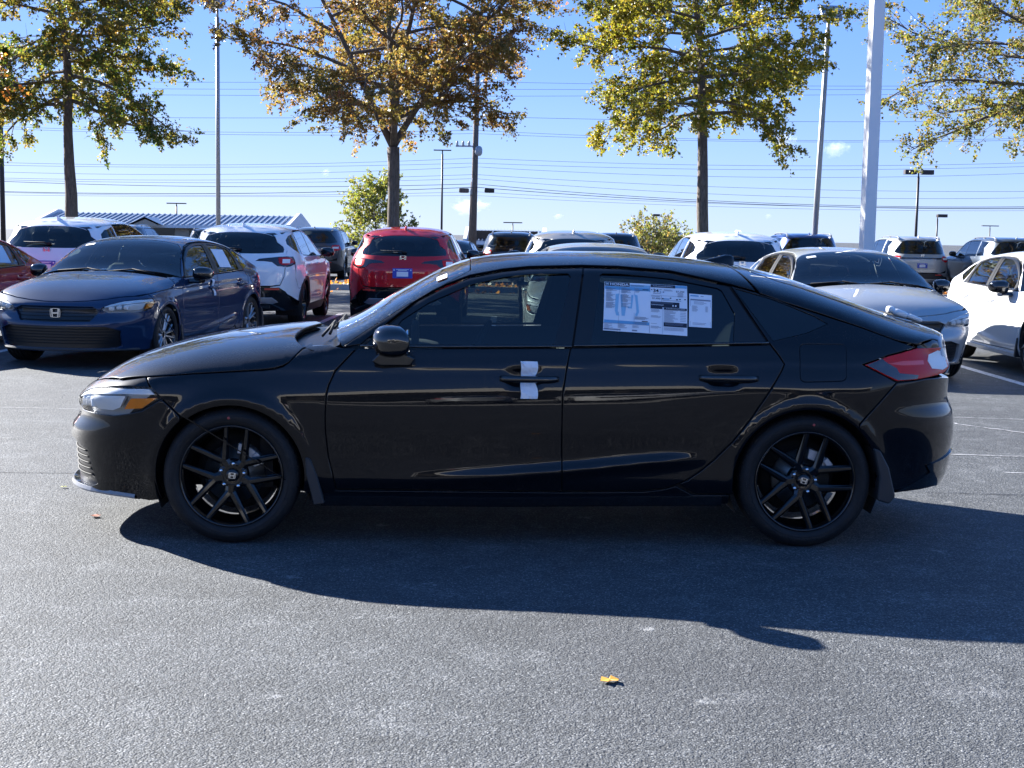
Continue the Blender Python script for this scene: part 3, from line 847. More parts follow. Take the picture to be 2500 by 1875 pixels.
    hl_bot = F.side_to('front', [(-.56, .600), (-.49, .612), (-.416, .630), (-.321, .688)])
    lamp = hl_top+hl_in+hl_bot
    sidept = F.side_to('front', [(-.545, .76), (-.402, .785), (-.372, .735)])
    sb = F.side_to('front', [(-.321, .688), (-.236, .61)]+arcpts(0, FZ, ra, 131, 200, 14)+[(-.40, .185), (-.62, .20)], .04)
    bot = F.yz_to('front', [(.60, .19), (.3, .185), (0, .185)])
    halfb = hw+sidept[1:]+lamp[1:-1]+sb+bot[:-1]
    loopb = halfb+[tuple(bot[-1])]+mirt(halfb)[:-1]
    ug = F.yz_to('front', [(0, .655), (.40, .655), (.47, .615), (.385, .505), (0, .495)])
    lg = F.yz_to('front', [(0, .445), (.54, .445), (.665, .405), (.66, .245), (.62, .225), (0, .225)])
    hu = ug+mirt(ug)[1:-1]; hl = lg+mirt(lg)[1:-1]
    fb = panel('front_bumper', P, root, F, 'front', loopb, res=.035, bev=.004, holes=[hu, hl], thick=.03, dres=.03)
    panel('upper_grille', M_TRIM, fb, F, 'front', hu, res=.06, off=-.03, gap=-.01, thick=0)
    panel('lower_grille', M_TRIM, fb, F, 'front', hl, res=.06, off=-.032, gap=-.01, thick=0)
    mb = MB()
    for z, w in ((.27, .63), (.30, .63), (.33, .63), (.36, .63), (.39, .62), (.42, .57), (.53, .38), (.56, .41), (.59, .43), (.62, .43)):
        pts = F.to3('front', F.yz_to('front', [(0, z), (w, z)])); N_ = F.normal(pts); pts = pts-N_*.027
        pp = [tuple(p*[1, -1, 1]) for p in pts[::-1][:-1]]+[tuple(p) for p in pts]; mb.tube(pp, .0045, 4)
    mb.build('grille_bars', M_SHELL, fb)
    e = emblem_mb(.115, .098, .010).build('emblem', M_CHROME, fb); e.location = (float(F.to3('front', [(0, .585)])[0][0])+.012, 0, .585); e.rotation_euler = (0, 0, R(-90))
    mb = MB()
    pts = F.to3('front', F.yz_to('front', [(0, .20), (.62, .20)])+F.side_to('front', [(-.6, .20), (-.47, .195)])); pp = [tuple(p*[1, -1, 1]) for p in pts[::-1][:-1]]+[tuple(p) for p in pts]
    V = []; Fc = []
    for i, (x, y, z) in enumerate(pp):
        d = Vector((x+.0, y, 0)).normalized()
        for o_, zz in ((-.03, z+.02), (.004, z+.020), (.010, z+.004), (.008, z-.004), (-.03, z-.012)): V.append((x+d.x*o_, y+d.y*o_, zz))
    for i in range(len(pp)-1):
        for k in range(5): Fc.append((i*5+k, i*5+(k+1) % 5, (i+1)*5+(k+1) % 5, (i+1)*5+k))
    mb.add(V, Fc); mb.build('front_lip', mat('lip_glint_grey', (.22, .22, .225), .30, spec=.8) if P is M_BLACKP else M_PLAST, fb)  # black car's lip coloured grey to stand in for the sun glint along it
    def hlamp(s):
        L = [tuple(p) for p in lamp]
        h = panel('headlight', M_LENSG, root, F, 'front', L, res=.04, off=-.002, gap=.003, thick=.004, side=s)
        panel('lamp_housing', M_HOUS, h, F, 'front', L, res=.04, off=-.045, gap=-.004, thick=-.04, side=s)
        am = F.side_to('front', [(-.470, .683), (-.345, .690), (-.416, .640), (-.505, .630)])
        panel('turn_signal', M_AMBER, h, F, 'front', am, res=.04, off=-.006, gap=0, thick=.02, side=s)
        dr = F.side_to('front', [(-.380, .731), (-.57, .729)])+F.yz_to('front', [(.68, .714), (.52, .667), (.52, .652), (.68, .690)])+F.side_to('front', [(-.57, .702), (-.355, .706)])
        panel('daytime_strip', M_LENSW, h, F, 'front', dr, res=.04, off=-.005, gap=0, thick=.02, side=s)
        pj = F.side_to('front', [(-.56, .692), (-.50, .692), (-.53, .635), (-.57, .618)])+F.yz_to('front', [(.74, .615), (.70, .62), (.70, .68), (.76, .69)])
        panel('lamp_projector', M_LENSW, h, F, 'front', pj, res=.03, off=-.010, gap=0, thick=.02, side=s)
        for yy, zz in ((.585, .655), (.655, .665), (.715, .665)):
            b3 = F.to3('front', F.yz_to('front', [(yy-.028, zz), (yy+.028, zz)], dense=.1)); c_ = (b3[0]+b3[1])/2; mb = MB()
            mb.rbox((c_[0]+.035, s*c_[1]*.985, c_[2]-.018), (.05, .055, .045), power=6); mb.build('lamp_reflector', M_LENSW, h)
    both(hlamp)
    # tail lamps, rear bumper, lower tailgate
    ts = F.side_to('rear', [(3.108, .835), (2.995, .889), (3.126, .932), (3.287, .966)]); tt = F.yz_to('rear', [(.60, .960), (.50, .945), (.45, .90), (.50, .855), (.62, .83)], False); tb = F.side_to('rear', [(3.339, .818), (3.28, .812), (3.165, .809)])
    lamp_r = ts+tt+tb
    def tlamp(s):
        t = panel('tail_light', M_RED, root, F, 'rear', lamp_r, res=.03, off=0, gap=.003, bev=.003, side=s)
        w = F.yz_to('rear', [(.715, .930), (.735, .90), (.725, .862), (.64, .850), (.56, .86), (.56, .93), (.64, .945)], False)
        panel('reverse_lens', M_LENSW, t, F, 'rear', w, res=.03, off=.002, gap=0, thick=.004, side=s)
        k_ = F.side_to('rear', [(3.010, .888), (3.09, .916), (3.12, .895), (3.165, .872), (3.18, .848), (3.29, .836), (3.28, .818), (3.172, .815), (3.112, .840)])
        panel('smoked_lens', M_SMOKE, t, F, 'rear', k_, res=.03, off=.002, gap=0, thick=.004, side=s)
        k_ = F.side_to('rear', [(3.12, .893), (3.20, .905), (3.32, .905), (3.325, .885), (3.20, .884)])
        panel('stop_lens', M_REDB, t, F, 'rear', k_, res=.03, off=.003, gap=0, thick=.004, side=s)
    both(tlamp)
    rb = F.side_to('rear', [(3.339, .818), (3.28, .812), (3.165, .805), (2.981, .605)]+arcpts(RX, FZ, ra, 46, -6, 12)+[(3.12, .245), (3.25, .268), (3.34, .30)], .04)
    rbot = F.yz_to('rear', [(.72, .30), (.5, .26), (.2, .25), (0, .25)], False); rtop = F.yz_to('rear', [(0, .79), (.4, .79), (.66, .815)], False)
    hb = rtop+rb+rbot[:-1]; lb = hb+[tuple(rbot[-1])]+mirt(hb)[:-1]
    rbm = panel('rear_bumper', P, root, F, 'rear', lb, res=.035, bev=.004, thick=.03)
    df = F.side_to('rear', [(3.20, .262), (3.32, .30), (3.40, .345)])+F.yz_to('rear', [(.70, .38), (.45, .42), (0, .42), (0, .262), (.4, .27)], False)
    dd = F.yz_to('rear', [(0, .42), (.45, .42), (.70, .38)], False)+F.side_to('rear', [(3.41, .34), (3.30, .29), (3.20, .258)])+F.yz_to('rear', [(.6, .26), (.3, .235), (0, .235)], False)
    panel('rear_diffuser', M_GLOSSB, rbm, F, 'rear', dd+mirt(dd)[1:-1], res=.05, off=.008, gap=0, thick=.03)
    lt = F.yz_to('rear', [(0, .965), (.50, .962), (.60, .958), (.50, .945), (.45, .90), (.50, .855), (.62, .828), (.4, .80), (0, .80)], False)
    panel('tailgate_panel', P, tg, F, 'rear', lt+mirt(lt)[1:-1], res=.05, bev=.003, thick=.02)
    # antenna fin
    mb = MB(); V = []; Fc = []
    for t, h, w in ((0, .0, .012), (.25, .018, .028), (.5, .034, .034), (.72, .050, .026), (.9, .054, .014), (1.0, .046, .008)):
        x = 2.36+.17*t; zb = float(F.zc(np.float64(x)))-.004; 
        for k in range(7):
            a = math.pi*k/6; V.append((x, w*math.cos(a)*(1), zb+(h+.003)*math.sin(a)**.8 if 0 < k < 6 else zb-.01))
    for i in range(5):
        for k in range(6): Fc.append((i*7+k, i*7+k+1, (i+1)*7+k+1, (i+1)*7+k))
    Fc.append(tuple(range(35, 42))); mb.add(V, Fc, True); mb.build('antenna_fin', P, root)
    # mud flaps
    for s in (-1, 1):
        mb = MB(); mb.prism([(.347, .420), (.372, .415), (.405, .33), (.440, .20), (.388, .192), (.378, .24), (.352, .34)], s*.73, s*.905)
        mb.build('mud_flap', M_PLAST, root, bevel=.006)
        mb = MB(); mb.prism([(3.052, .49), (3.085, .48), (3.13, .40), (3.168, .26), (3.14, .222), (3.082, .238), (3.088, .35)], s*.74, s*.908)
        mb.build('mud_flap', M_PLAST, root, bevel=.006)
    # inner shell
    Vs = []; Fs = []; b0 = 0
    def addp(t):
        nonlocal b0
        V, Fc, N = t; Vs.append(V); Fs.extend([tuple(i+b0 for i in f) for f in Fc]); b0 += len(V)
    shl = [(-.5, .25), (-.36, .25)]+list(reversed(arcpts(0, FZ, .36, -10, 170, 16)))[::1]+[(.42, .22), (2.36, .22)]+list(reversed(arcpts(RX, FZ, .36, -10, 188, 16)))+[(3.15, .25), (3.3, .30), (3.3, .80), (3.1, .86), (2.9, .90), (2.60, .985), (2.545, .978), (1.59, .952), (.60, .936), (.3, .86), (0, .79), (-.36, .72), (-.5, .60)]
    for s in (-1, 1): addp(patch(F, 'side', shl, res=.09, off=-.022, gap=0, thick=0, side=s, dres=.05))
    for s in (-1, 1):
        for pl in ([(1.56, .93), (1.69, .93), (1.755, 1.335), (1.63, 1.335)], [(2.34, 1.262), (2.46, 1.24), (2.64, .98), (2.53, .95)], [(.60, .94), (.86, 1.165), (1.11, 1.277), (1.40, 1.325), (1.9, 1.333), (2.4, 1.25), (2.36, 1.235), (1.9, 1.305), (1.4, 1.298), (1.12, 1.245), (.88, 1.125), (.75, .96)]):
            addp(patch(F, 'side', pl, res=.09, off=-.014, gap=0, thick=0, side=s, dres=.05))
    for s in (-1, 1): addp(patch(F, 'side', [(2.37, 1.25), (2.6, 1.195), (2.80, 1.12), (2.87, 1.075), (2.74, 1.02), (2.54, .975)], res=.06, off=-.03, gap=0, thick=0, side=s))
    addp(patch(F, 'front', [(-1.02, .22), (1.02, .22), (1.02, .60), (-1.02, .60)], res=.1, off=-.05, gap=0, thick=0))
    addp(patch(F, 'rear', [(-.84, .27), (.84, .27), (.84, .78), (-.84, .78)], res=.1, off=-.03, gap=0, thick=0))
    addp(patch(F, 'arc', full, res=.1, off=-.03, gap=.01, thick=0, dres=.08))
    mb = MB(); mb.V = [tuple(v) for v in np.concatenate(Vs)]; mb.F = Fs; mb.M = [0]*len(Fs); mb.S = [True]*len(Fs)
    wells(mb, 0, FZ); wells(mb, RX, FZ)
    mb.box((.0, 0, .22), (1.1, .9, .03)); mb.box((1.36, 0, .215), (2.0, 1.62, .03)); mb.box((2.9, 0, .26), (1.1, .9, .03)); mb.box((.15, 0, .55), (.06, 1.5, .6)); mb.box((2.62, 0, .62), (.06, 1.25, .5))
    mb.build('body_shell', M_SHELL, root, fixn=False)
    hd = xy_to(F, 'arc', [(1.15, 0), (1.15, .3), (1.14, .50)])+F.side_to('arc', [(1.2, 1.29), (1.6, 1.315), (2.3, 1.25)])+xy_to(F, 'arc', [(2.42, .42), (2.40, 0)])
    panel('headliner', M_INTL, root, F, 'arc', hd+mirx(hd)[1:-1], res=.09, off=-.022, gap=0, thick=0)
    cabin(root, 1.42, 2.30)
    return root
# ------------------------------------------------------------------ tall five-door bodies (small crossover, large three-row)
def suv_field(k):
    if k == 'small':
        prof = pchip([(.05, .76), (.15, .82), (.24, .865), (.36, .895), (.50, .900), (.62, .905), (.80, .915), (.93, .908), (1.00, .895), (1.06, .880), (1.15, .840), (1.3, .775), (1.45, .70), (1.55, .64), (1.66, .58)])
        wb, r, zt, wr = 2.655, .40, .348, .018
        xe = 3.2
        f = dict(zc=[(-1.0, .70), (-.93, .82), (-.90, .90), (-.80, .975), (-.5, 1.035), (0, 1.08), (.35, 1.105), (.44, 1.115), (.9, 1.37), (1.25, 1.515), (1.45, 1.562), (1.8, 1.590), (2.2, 1.590), (2.6, 1.572), (3.0, 1.548), (3.3, 1.515), (3.8, 1.45)],
                 z0=[(-1.0, .62), (-.8, .80), (-.5, .90), (0, .97), (.4, 1.02), (.9, 1.27), (1.25, 1.40), (1.7, 1.47), (2.4, 1.46), (3.0, 1.40), (3.3, 1.35), (3.8, 1.2)],
                 xf=[(.05, -.80), (.25, -.90), (.5, -.93), (.8, -.93), (.95, -.95), (1.1, -1.2), (1.6, -1.8)],
                 xr=[(.05, 3.46), (.25, 3.55), (.38, 3.60), (.5, 3.62), (.62, 3.635), (.80, 3.63), (.92, 3.625), (1.02, 3.58), (1.10, 3.53), (1.17, 3.485), (1.30, 3.375), (1.46, 3.255), (1.50, 3.24), (1.525, 3.33), (1.57, 3.7), (1.7, 4.3)],
                 xa=-.30, xb=2.62, nf=2.4, nr=2.9, q=2.9, zax=.4, x0=0., x1=2.0)
    else:
        prof = pchip([(.05, .84), (.2, .90), (.34, .955), (.5, .975), (.8, .985), (1.0, .985), (1.10, .972), (1.16, .955), (1.3, .915), (1.5, .845), (1.7, .76), (1.85, .69)])
        wb, r, zt, wr = 2.89, .43, .378, .018
        f = dict(zc=[(-1.05, .8), (-.98, .95), (-.94, 1.05), (-.8, 1.13), (-.4, 1.19), (.1, 1.225), (.5, 1.245), (.58, 1.26), (1.0, 1.50), (1.35, 1.685), (1.6, 1.745), (2.0, 1.775), (2.6, 1.78), (3.3, 1.765), (3.85, 1.72), (4.3, 1.66)],
                 z0=[(-1.05, .7), (-.8, .98), (-.4, 1.06), (.1, 1.11), (.55, 1.14), (1.0, 1.38), (1.35, 1.56), (1.8, 1.66), (3.0, 1.66), (3.8, 1.60), (4.3, 1.5)],
                 xf=[(.05, -.85), (.25, -.95), (.6, -.98), (1.0, -.98), (1.1, -1.05), (1.3, -1.5), (1.9, -2)],
                 xr=[(.05, 3.95), (.3, 4.04), (.6, 4.10), (.9, 4.12), (1.10, 4.115), (1.2, 4.08), (1.3, 4.02), (1.5, 3.93), (1.66, 3.865), (1.70, 3.90), (1.76, 4.2), (1.9, 4.8)],
                 xa=-.25, xb=3.1, nf=2.6, nr=3.3, q=3.4, zax=.4, x0=0., x1=2.4)
    def W(x, z):
        w = prof(z)*(1-.06*sstep(-x, -.3, .9)*.5)*(1-.05*sstep(x, f['xb'], f['xb']+1.2))
        for xc in (0, wb):
            rr = np.hypot(x-xc, z-zt); w = w+wr*np.exp(-((rr-r-.03)/.05)**2)*sstep(z, .2, .4)
        w = w+.014*np.exp(-((z-(.38 if k == 'small' else .42)-.04*x/2.6)/.05)**2)*sstep(x, .5, 1.1)*(1-sstep(x, wb-.7, wb-.35))
        return w*(1-(.09*sstep(x, wb, wb+1.0)+.02*sstep(-x, -1.2, -.5))*sstep(z, 1.0, 1.3))
    f['W'] = W
    return Field(f), wb, r, zt

def build_suv(k, P, clad=None):
    F, wb, ra, zt = suv_field(k); root = empty('parked_suv'); clad = clad or M_PLAST
    S = k == 'small'
    belt = (lambda x: 1.045+.022*x) if S else (lambda x: 1.165+.012*x)
    xh = .36 if S else .50          # cowl
    xw = 1.16 if S else 1.36        # windscreen top
    xB = 1.62 if S else 1.70
    xC = 2.62 if S else 2.78
    xe = 3.20 if S else 3.78        # roof end
    dz = .115 if S else .125
    top = lambda x: float(F.zc(np.float64(x)))-dz
    ridge = [(x, float(F.zc(np.float64(x)))-dz+.022) for x in np.linspace(xw+.05, xe-.02, 8)]
    ap = [(xh+.12, belt(.5)), ((xh+xw)/2+.06, (belt(.5)+top(xw))/2+.02), (xw+.02, top(xw)+.02)]
    aps = F.side_to('arc', ap)
    # hood
    hs = F.side_to('arc', [(-.62, .93 if S else 1.07), (-.3, .975 if S else 1.10), (.1, 1.005 if S else 1.13), (xh, belt(.3)-.01)])
    fr = xy_to(F, 'arc', [(-.84, 0), (-.82, .35), (-.76, .58)]); cw = xy_to(F, 'arc', [(xh+.02, .6), (xh-.03, .3), (xh-.05, 0)])
    hf = fr+hs+cw[:-1]; full = hf+[tuple(cw[-1])]+mirx(cw[:-1])+mirx(hs)+mirx(fr)[:-1]
    panel('hood', P, root, F, 'arc', full, res=.07, bev=.005)
    c3 = xy_to(F, 'arc', [(xh-.03, 0), (xh-.01, .3), (xh+.04, .62)]); wt = xy_to(F, 'arc', [(xw+.06, .5), (xw+.07, .25), (xw+.07, 0)])
    wf = c3+aps+wt[:-1]; wfull = wf+[tuple(wt[-1])]+mirx(wt[:-1])+mirx(aps)+mirx(c3)[:-1]
    panel('windscreen', M_WS2, root, F, 'arc', wfull, res=.09, off=-.003, thick=0)
    # roof incl. pillars, down to the window tops
    out = F.side_to('arc', [(xh+.22, belt(.6)+.01), ((xh+xw)/2+.14, (belt(.5)+top(xw))/2+.02)]+ridge)
    re = xy_to(F, 'arc', [(xe-.01, .50), (xe, .25), (xe, 0)])
    o2 = out+re[:-1]+[tuple(re[-1])]
    wtr = [tuple(p) for p in wt]
    loop = o2+mirx(o2)[1:]+[(p[0], -p[1]) for p in aps]+[(p[0], -p[1]) for p in wtr[:-1]]+[wtr[-1]]+list(reversed(wtr[:-1]))+[tuple(p) for p in reversed(aps)]
    panel('roof', P, root, F, 'arc', loop, res=.06, bev=.004, gap=.002)
    ar = lambda xc, a0, a1, rr=ra, n=18: arcpts(xc, zt, rr, a0, a1, n)
    zs = .30 if S else .36
    zb = .80 if S else .86
    xlamp = 3.13 if S else 3.62
    def sides(s):
        p = dict(side=s, res=.07, bev=.004, dres=.05)
        panel('front_fender', P, root, F, 'side', [(-.45, zb), (-.62, .93 if S else 1.07), (-.3, .975 if S else 1.10), (.1, 1.005 if S else 1.13), (xh+.10, belt(.4)-.005), (xh+.16, belt(.5)), (.55, .80), (.52, zs+.02), (ra*.97, zs+.02)]+list(reversed(ar(0, -2, 150)))[:-1]+[(-.40, zb-.2)], **p)
        fd = panel('front_door', P, root, F, 'side', [(xh+.16, belt(.5)), (.55, .80), (.52, zs), (xB, zs+.01), (xB+.01, .8), (xB+.03, belt(xB))], **p)
        rdl = [(xB, zs+.01), (wb-ra-.10, zs+.02), (wb-ra-.02, .55), (wb-.22, .80), (xC, belt(xC)-.08), (xC, belt(xC)), (xB+.03, belt(xB)), (xB+.01, .8)]
        rd = panel('rear_door', P, root, F, 'side', rdl, **p)
        fw = [(xh+.25, belt(.6)+.012), ((xh+xw)/2+.17, (belt(.5)+top(xw))/2+.01), (xw+.10, top(xw+.1)), ((xw+xB)/2, top((xw+xB)/2)), (xB+.02, top(xB)), (xB+.02, belt(xB)+.012)]
        rw = [(xB+.10, belt(xB)+.012), (xB+.10, top(xB+.1)), ((xB+xC)/2, top((xB+xC)/2)), (xC-.04, top(xC)), (xC+(.03 if S else .0), belt(xC)+.012)]
        for d, w_, g in ((fd, fw, M_GLASSF), (rd, rw, M_GLASS)):
            w = panel('window', g, d, F, 'side', w_, res=.12, off=-.006, gap=0, thick=0, side=s, dres=.06)
        pil = [(xB+.02, belt(xB)+.012), (xB+.02, top(xB)), (xB+.10, top(xB+.1)), (xB+.10, belt(xB)+.012)]
        panel('pillar_trim', M_GLOSSB, rd, F, 'side', pil, res=.1, off=-.002, gap=-.004, side=s)
        if S: qw = [(xC+.04, belt(xC)+.02), (xC+.02, top(xC)-.005), (2.95, 1.395), (3.12, 1.30), (3.0, 1.20), (2.8, 1.12)]
        else: qw = [(xC+.06, belt(xC)+.015), (xC+.08, top(xC)), (3.4, top(3.4)-.015), (3.62, 1.555), (3.58, belt(3.5)+.05), (3.45, belt(3.5)+.015)]
        # quarter, including the pillar behind the glass
        q = [(xC, belt(xC)), (xC, belt(xC)-.08), (wb-.22, .80), (wb-ra-.02, .55), (wb-ra-.02, zs+.04)]+list(reversed(ar(wb, 40, 178)))+[(wb+ra+.02, .60), (xlamp+.05, zb-.03), (xlamp, 1.09 if S else 1.22), (3.22 if S else 3.74, 1.30 if S else 1.50), (3.16 if S else 3.76, 1.40 if S else 1.605)]+[(x, z) for x, z in reversed(ridge) if x > xC-.05][1:]+[(xC-.03, top(xC)+.02)]
        panel('quarter_panel', P, root, F, 'side', q, side=s, res=.07, bev=.004, holes=[qw], dres=.05)
        panel('quarter_window', M_GLASS, root, F, 'side', qw, res=.1, off=-.006, gap=0, thick=0, side=s, dres=.05)
        # cladding round the arches and on the sill
        cl = clad if S else P
        for xc, a0, a1 in ((0, -6, 178), (wb, 2, 186)):
            aa = ar(xc, a0, a1, ra-.03, 22)+list(reversed(ar(xc, a0, a1, ra+.035, 22)))
            panel('arch_cladding', cl if S else M_PLAST, root, F, 'side', aa, side=s, res=.06, off=.006, gap=0, dres=.05)
        panel('sill_cladding', clad, root, F, 'side', [(ra-.02, .19), (wb-ra+.02, .19), (wb-ra+.0, zs+.03), (ra, zs+.03)], side=s, res=.09, off=.004, dres=.08)
        m = side_mirror_mb(xh+.44, .90*s if S else .97*s, belt(.7)+.07, s, L=.22, hx=.19, hz=.17).build('side_mirror', M_GLOSSB, root)
        mb = MB(); mb.box((xh+.42, s*(.89 if S else .96), belt(.7)-.01), (.12, .12, .05)); mb.build('mirror_foot', M_GLOSSB, m)
        for d, xa_ in ((fd, xB-.42), (rd, xC-.50)):
            y = float(F.to3('side', [(xa_+.1, belt(1.5)-.12)])[0][1]); mb = MB(); mb.rbox((xa_+.12, s*(y+.022), belt(1.5)-.12), (.24, .022, .028), power=5); mb.build('door_handle', P, d)
        if not S:
            rl = []; x0_ = 1.75
            mb = MB(); y = .62
            pts = [(1.50, s*(y+.03), float(F.zc(np.float64(1.5)))-.07)]+[(x, s*y, float(F.zc(np.float64(x)))-.0) for x in (1.75, 2.3, 3.0, 3.45)]+[(3.66, s*(y+.01), float(F.zc(np.float64(3.6)))-.06)]
            mb.tube(pts, [.012, .02, .02, .02, .02, .012], 6)
            for x in (1.62, 2.55, 3.56): mb.box((x, s*y, float(F.zc(np.float64(x)))-.04), (.14, .035, .08))
            mb.build('roof_rail', M_MACH if P in (M_GREYP, M_SILVERP) else M_GLOSSB, root)
    both(sides)
    # front end
    ft = F.yz_to('front', [(0, .90 if S else 1.05), (.5, .90 if S else 1.05)]); fs = F.side_to('front', [(-.62, .92 if S else 1.06), (-.45, zb), (-.40, zb-.2)]+ar(0, 150, 190)[::2]+[(-.5, .24), (-.7, .23)], .08)
    fbt = F.yz_to('front', [(.5, .22), (0, .22)]); hb = ft+fs+fbt[:-1]
    og = F.yz_to('front', [(0, .82), (.45, .82), (.52, .72), (.42, .56), (0, .56)]) if S else F.yz_to('front', [(0, .98), (.5, .98), (.55, .8), (.5, .66), (0, .66)])
    hu = og+mirt(og)[1:-1]
    fb = panel('front_bumper', P, root, F, 'front', hb+[tuple(fbt[-1])]+mirt(hb)[:-1], res=.08, bev=.004, holes=[hu])
    panel('grille', M_TRIM, fb, F, 'front', hu, res=.1, off=-.03, gap=-.01, thick=0)
    for s in (-1, 1):
        L = F.yz_to('front', [(.48, .80), (.48, .88), (.66, .90)] if S else [(.58, .88), (.58, 1.0), (.72, 1.02)])+F.side_to('front', [(-.6, .89 if S else 1.02), (-.6, .80 if S else .92)])
        panel('headlight', M_LENSW, root, F, 'front', L, res=.08, off=.004, thick=.02, side=s)
    # tail: gate, glass, lamps, bumper
    Y = lambda pts: F.yz_to('rear', pts, False)
    if S:
        zt_, zg = 1.475, 1.17
        gtop = Y([(0, 1.488), (.30, 1.482), (.44, 1.465), (.54, 1.42)]); gs = Y([(.60, 1.33), (.66, 1.19), (.655, 1.15)]); gb = Y([(.5, 1.138), (.25, 1.132), (0, 1.132)])
        gate_side = Y([(.59, 1.43), (.66, 1.33), (.705, 1.20), (.70, 1.16), (.71, .96), (.69, .78), (.64, .66)])
        gtp = Y([(0, 1.505), (.35, 1.50), (.53, 1.47)]); gbt = Y([(.5, .645), (0, .645)])
        lampL = Y([(.27, 1.015), (.33, 1.055), (.62, 1.088), (.74, 1.09)])+F.side_to('rear', [(3.32, 1.085), (xlamp, 1.09), (xlamp+.02, .985), (3.30, .95), (3.42, .935)])+Y([(.70, .935), (.60, .94), (.52, 1.0), (.42, 1.012)])
        bump_top = .645
    else:
        gtop = Y([(0, 1.655), (.5, 1.65), (.68, 1.62)]); gs = Y([(.74, 1.50), (.80, 1.33), (.78, 1.27)]); gb = Y([(.6, 1.235), (0, 1.235)])
        gate_side = Y([(.74, 1.62), (.84, 1.45), (.885, 1.25), (.87, 1.0), (.82, .75)])
        gtp = Y([(0, 1.675), (.6, 1.668)]); gbt = Y([(.6, .66), (0, .66)])
        lampL = Y([(.62, 1.05), (.64, 1.17), (.85, 1.185)])+F.side_to('rear', [(3.90, 1.18), (xlamp, 1.20), (xlamp+.03, 1.03), (3.9, .99)])+Y([(.86, .985), (.74, .98)])
        bump_top = .66
    hg = gtp+gate_side+gbt[:-1]; lp = hg+[tuple(gbt[-1])]+mirt(hg)[:-1]
    hgl = gtop+gs+gb[:-1]; gl = hgl+[tuple(gb[-1])]+mirt(hgl)[:-1]
    tg = panel('tailgate', P, root, F, 'rear', lp, res=.05, bev=.004, holes=[gl], dres=.04)
    panel('rear_window', MATS['rear_dark_glass'], tg, F, 'rear', gl, res=.08, off=-.002, gap=-.004, thick=0)
    # body strip between the gate and the quarter: pillars
    for s in (-1, 1):
        st = gate_side if S else gate_side
        if S: ot = F.side_to('rear', [(3.165, 1.41), (3.22, 1.30), (xlamp+.0, 1.09)])+Y([(.745, 1.085), (.712, 1.085)])+[tuple(p) for p in reversed(Y([(.59, 1.43), (.66, 1.33), (.705, 1.20), (.70, 1.10)]))]
        else: ot = F.side_to('rear', [(3.76, 1.605), (3.74, 1.50), (xlamp, 1.20)])+Y([(.885, 1.19)])+[tuple(p) for p in reversed(Y([(.74, 1.62), (.84, 1.45), (.885, 1.25)]))]
        panel('rear_pillar', P, root, F, 'rear', ot, res=.05, gap=.001, side=s)
        lm = panel('tail_light', M_SMOKE if S else M_RED, root, F, 'rear', lampL, res=.05, off=.004, thick=.03, side=s, bev=.003)
        if S:
            r2 = Y([(.72, 1.075), (.72, .955), (.64, .96), (.60, 1.0), (.60, 1.06)])+[]
            rr_ = Y([(.60, 1.065), (.74, 1.075)])+F.side_to('rear', [(3.30, 1.07), (3.20, 1.06), (3.20, 1.0), (3.35, .96)])+Y([(.72, .955), (.66, .96), (.62, .985)])
            panel('stop_lens', M_RED, lm, F, 'rear', rr_, res=.05, off=.006, gap=0, side=s)
            wv = Y([(.66, .985), (.755, .985), (.755, 1.045), (.66, 1.045)]); panel('reverse_lens', M_LENSW, lm, F, 'rear', wv, res=.05, off=.009, gap=0, side=s)
        else:
            wv = Y([(.66, 1.06), (.84, 1.06), (.84, 1.12), (.66, 1.12)]); panel('reverse_lens', M_LENSW, lm, F, 'rear', wv, res=.05, off=.007, gap=0, side=s)
        low = Y([(.50, .63)])+Y([(.64, .65), (.69, .77), (.71, .93)])+F.side_to('rear', [(3.42, .925), (3.30, .94), (xlamp+.05, .975 if S else 1.02), (xlamp+.05, zb-.05), (wb+ra+.02, .60)]+ar(wb, 40, 5)[::3]+[(wb+ra+.06, .33)])+Y([(.72, .36), (.5, .40)]) if S else \
            Y([(.50, .64), (.80, .66), (.865, .97)])+F.side_to('rear', [(3.9, .98), (xlamp+.05, 1.02), (xlamp+.05, zb-.05), (wb+ra+.02, .60)]+ar(wb, 40, 5)[::3]+[(wb+ra+.06, .36)])+Y([(.78, .38), (.5, .40)])
        panel('bumper_corner', P, root, F, 'rear', low, res=.06, gap=.003, bev=.003, side=s)
    bk = Y([(0, .635), (.62, .62), (.70, .56)])+F.side_to('rear', [(3.36, .52), (3.2, .45), (wb+ra+.02, .40), (wb+ra+.03, .30), (3.3, .27)] if S else [(3.9, .55), (3.6, .45), (wb+ra+.02, .42), (wb+ra+.04, .34), (3.8, .30)])+Y([(.6, .27), (0, .25)])
    rbm = panel('rear_bumper', M_GLOSSB if S else M_PLAST, root, F, 'rear', bk+mirt(bk)[1:-1], res=.07, off=.012, gap=0, thick=.04)
    sk = Y([(0, .47), (.52, .47), (.60, .40), (.52, .375), (0, .375)]); panel('skid_plate', M_MACH, rbm, F, 'rear', sk+mirt(sk)[1:-1], res=.08, off=.024, gap=0, thick=.02, bev=.004)
    for s in (-1, 1):
        rf = Y([(.42, .585), (.62, .585), (.62, .61), (.42, .61)]); panel('reflector', M_REFL, rbm, F, 'rear', rf, res=.06, off=.016, gap=0, side=s)
    P3 = lambda y, z: F.march(np.array([[F.x1-.2, y, z]]), np.array([[1., 0, 0]]))[0]
    c = P3(0, 1.095 if S else 1.19)
    e = emblem_mb(.105, .085, .010).build('emblem', M_CHROME, tg); e.location = (c[0]+.004, 0, c[2]); e.rotation_euler = (0, 0, R(90))
    zp = .865 if S else .88
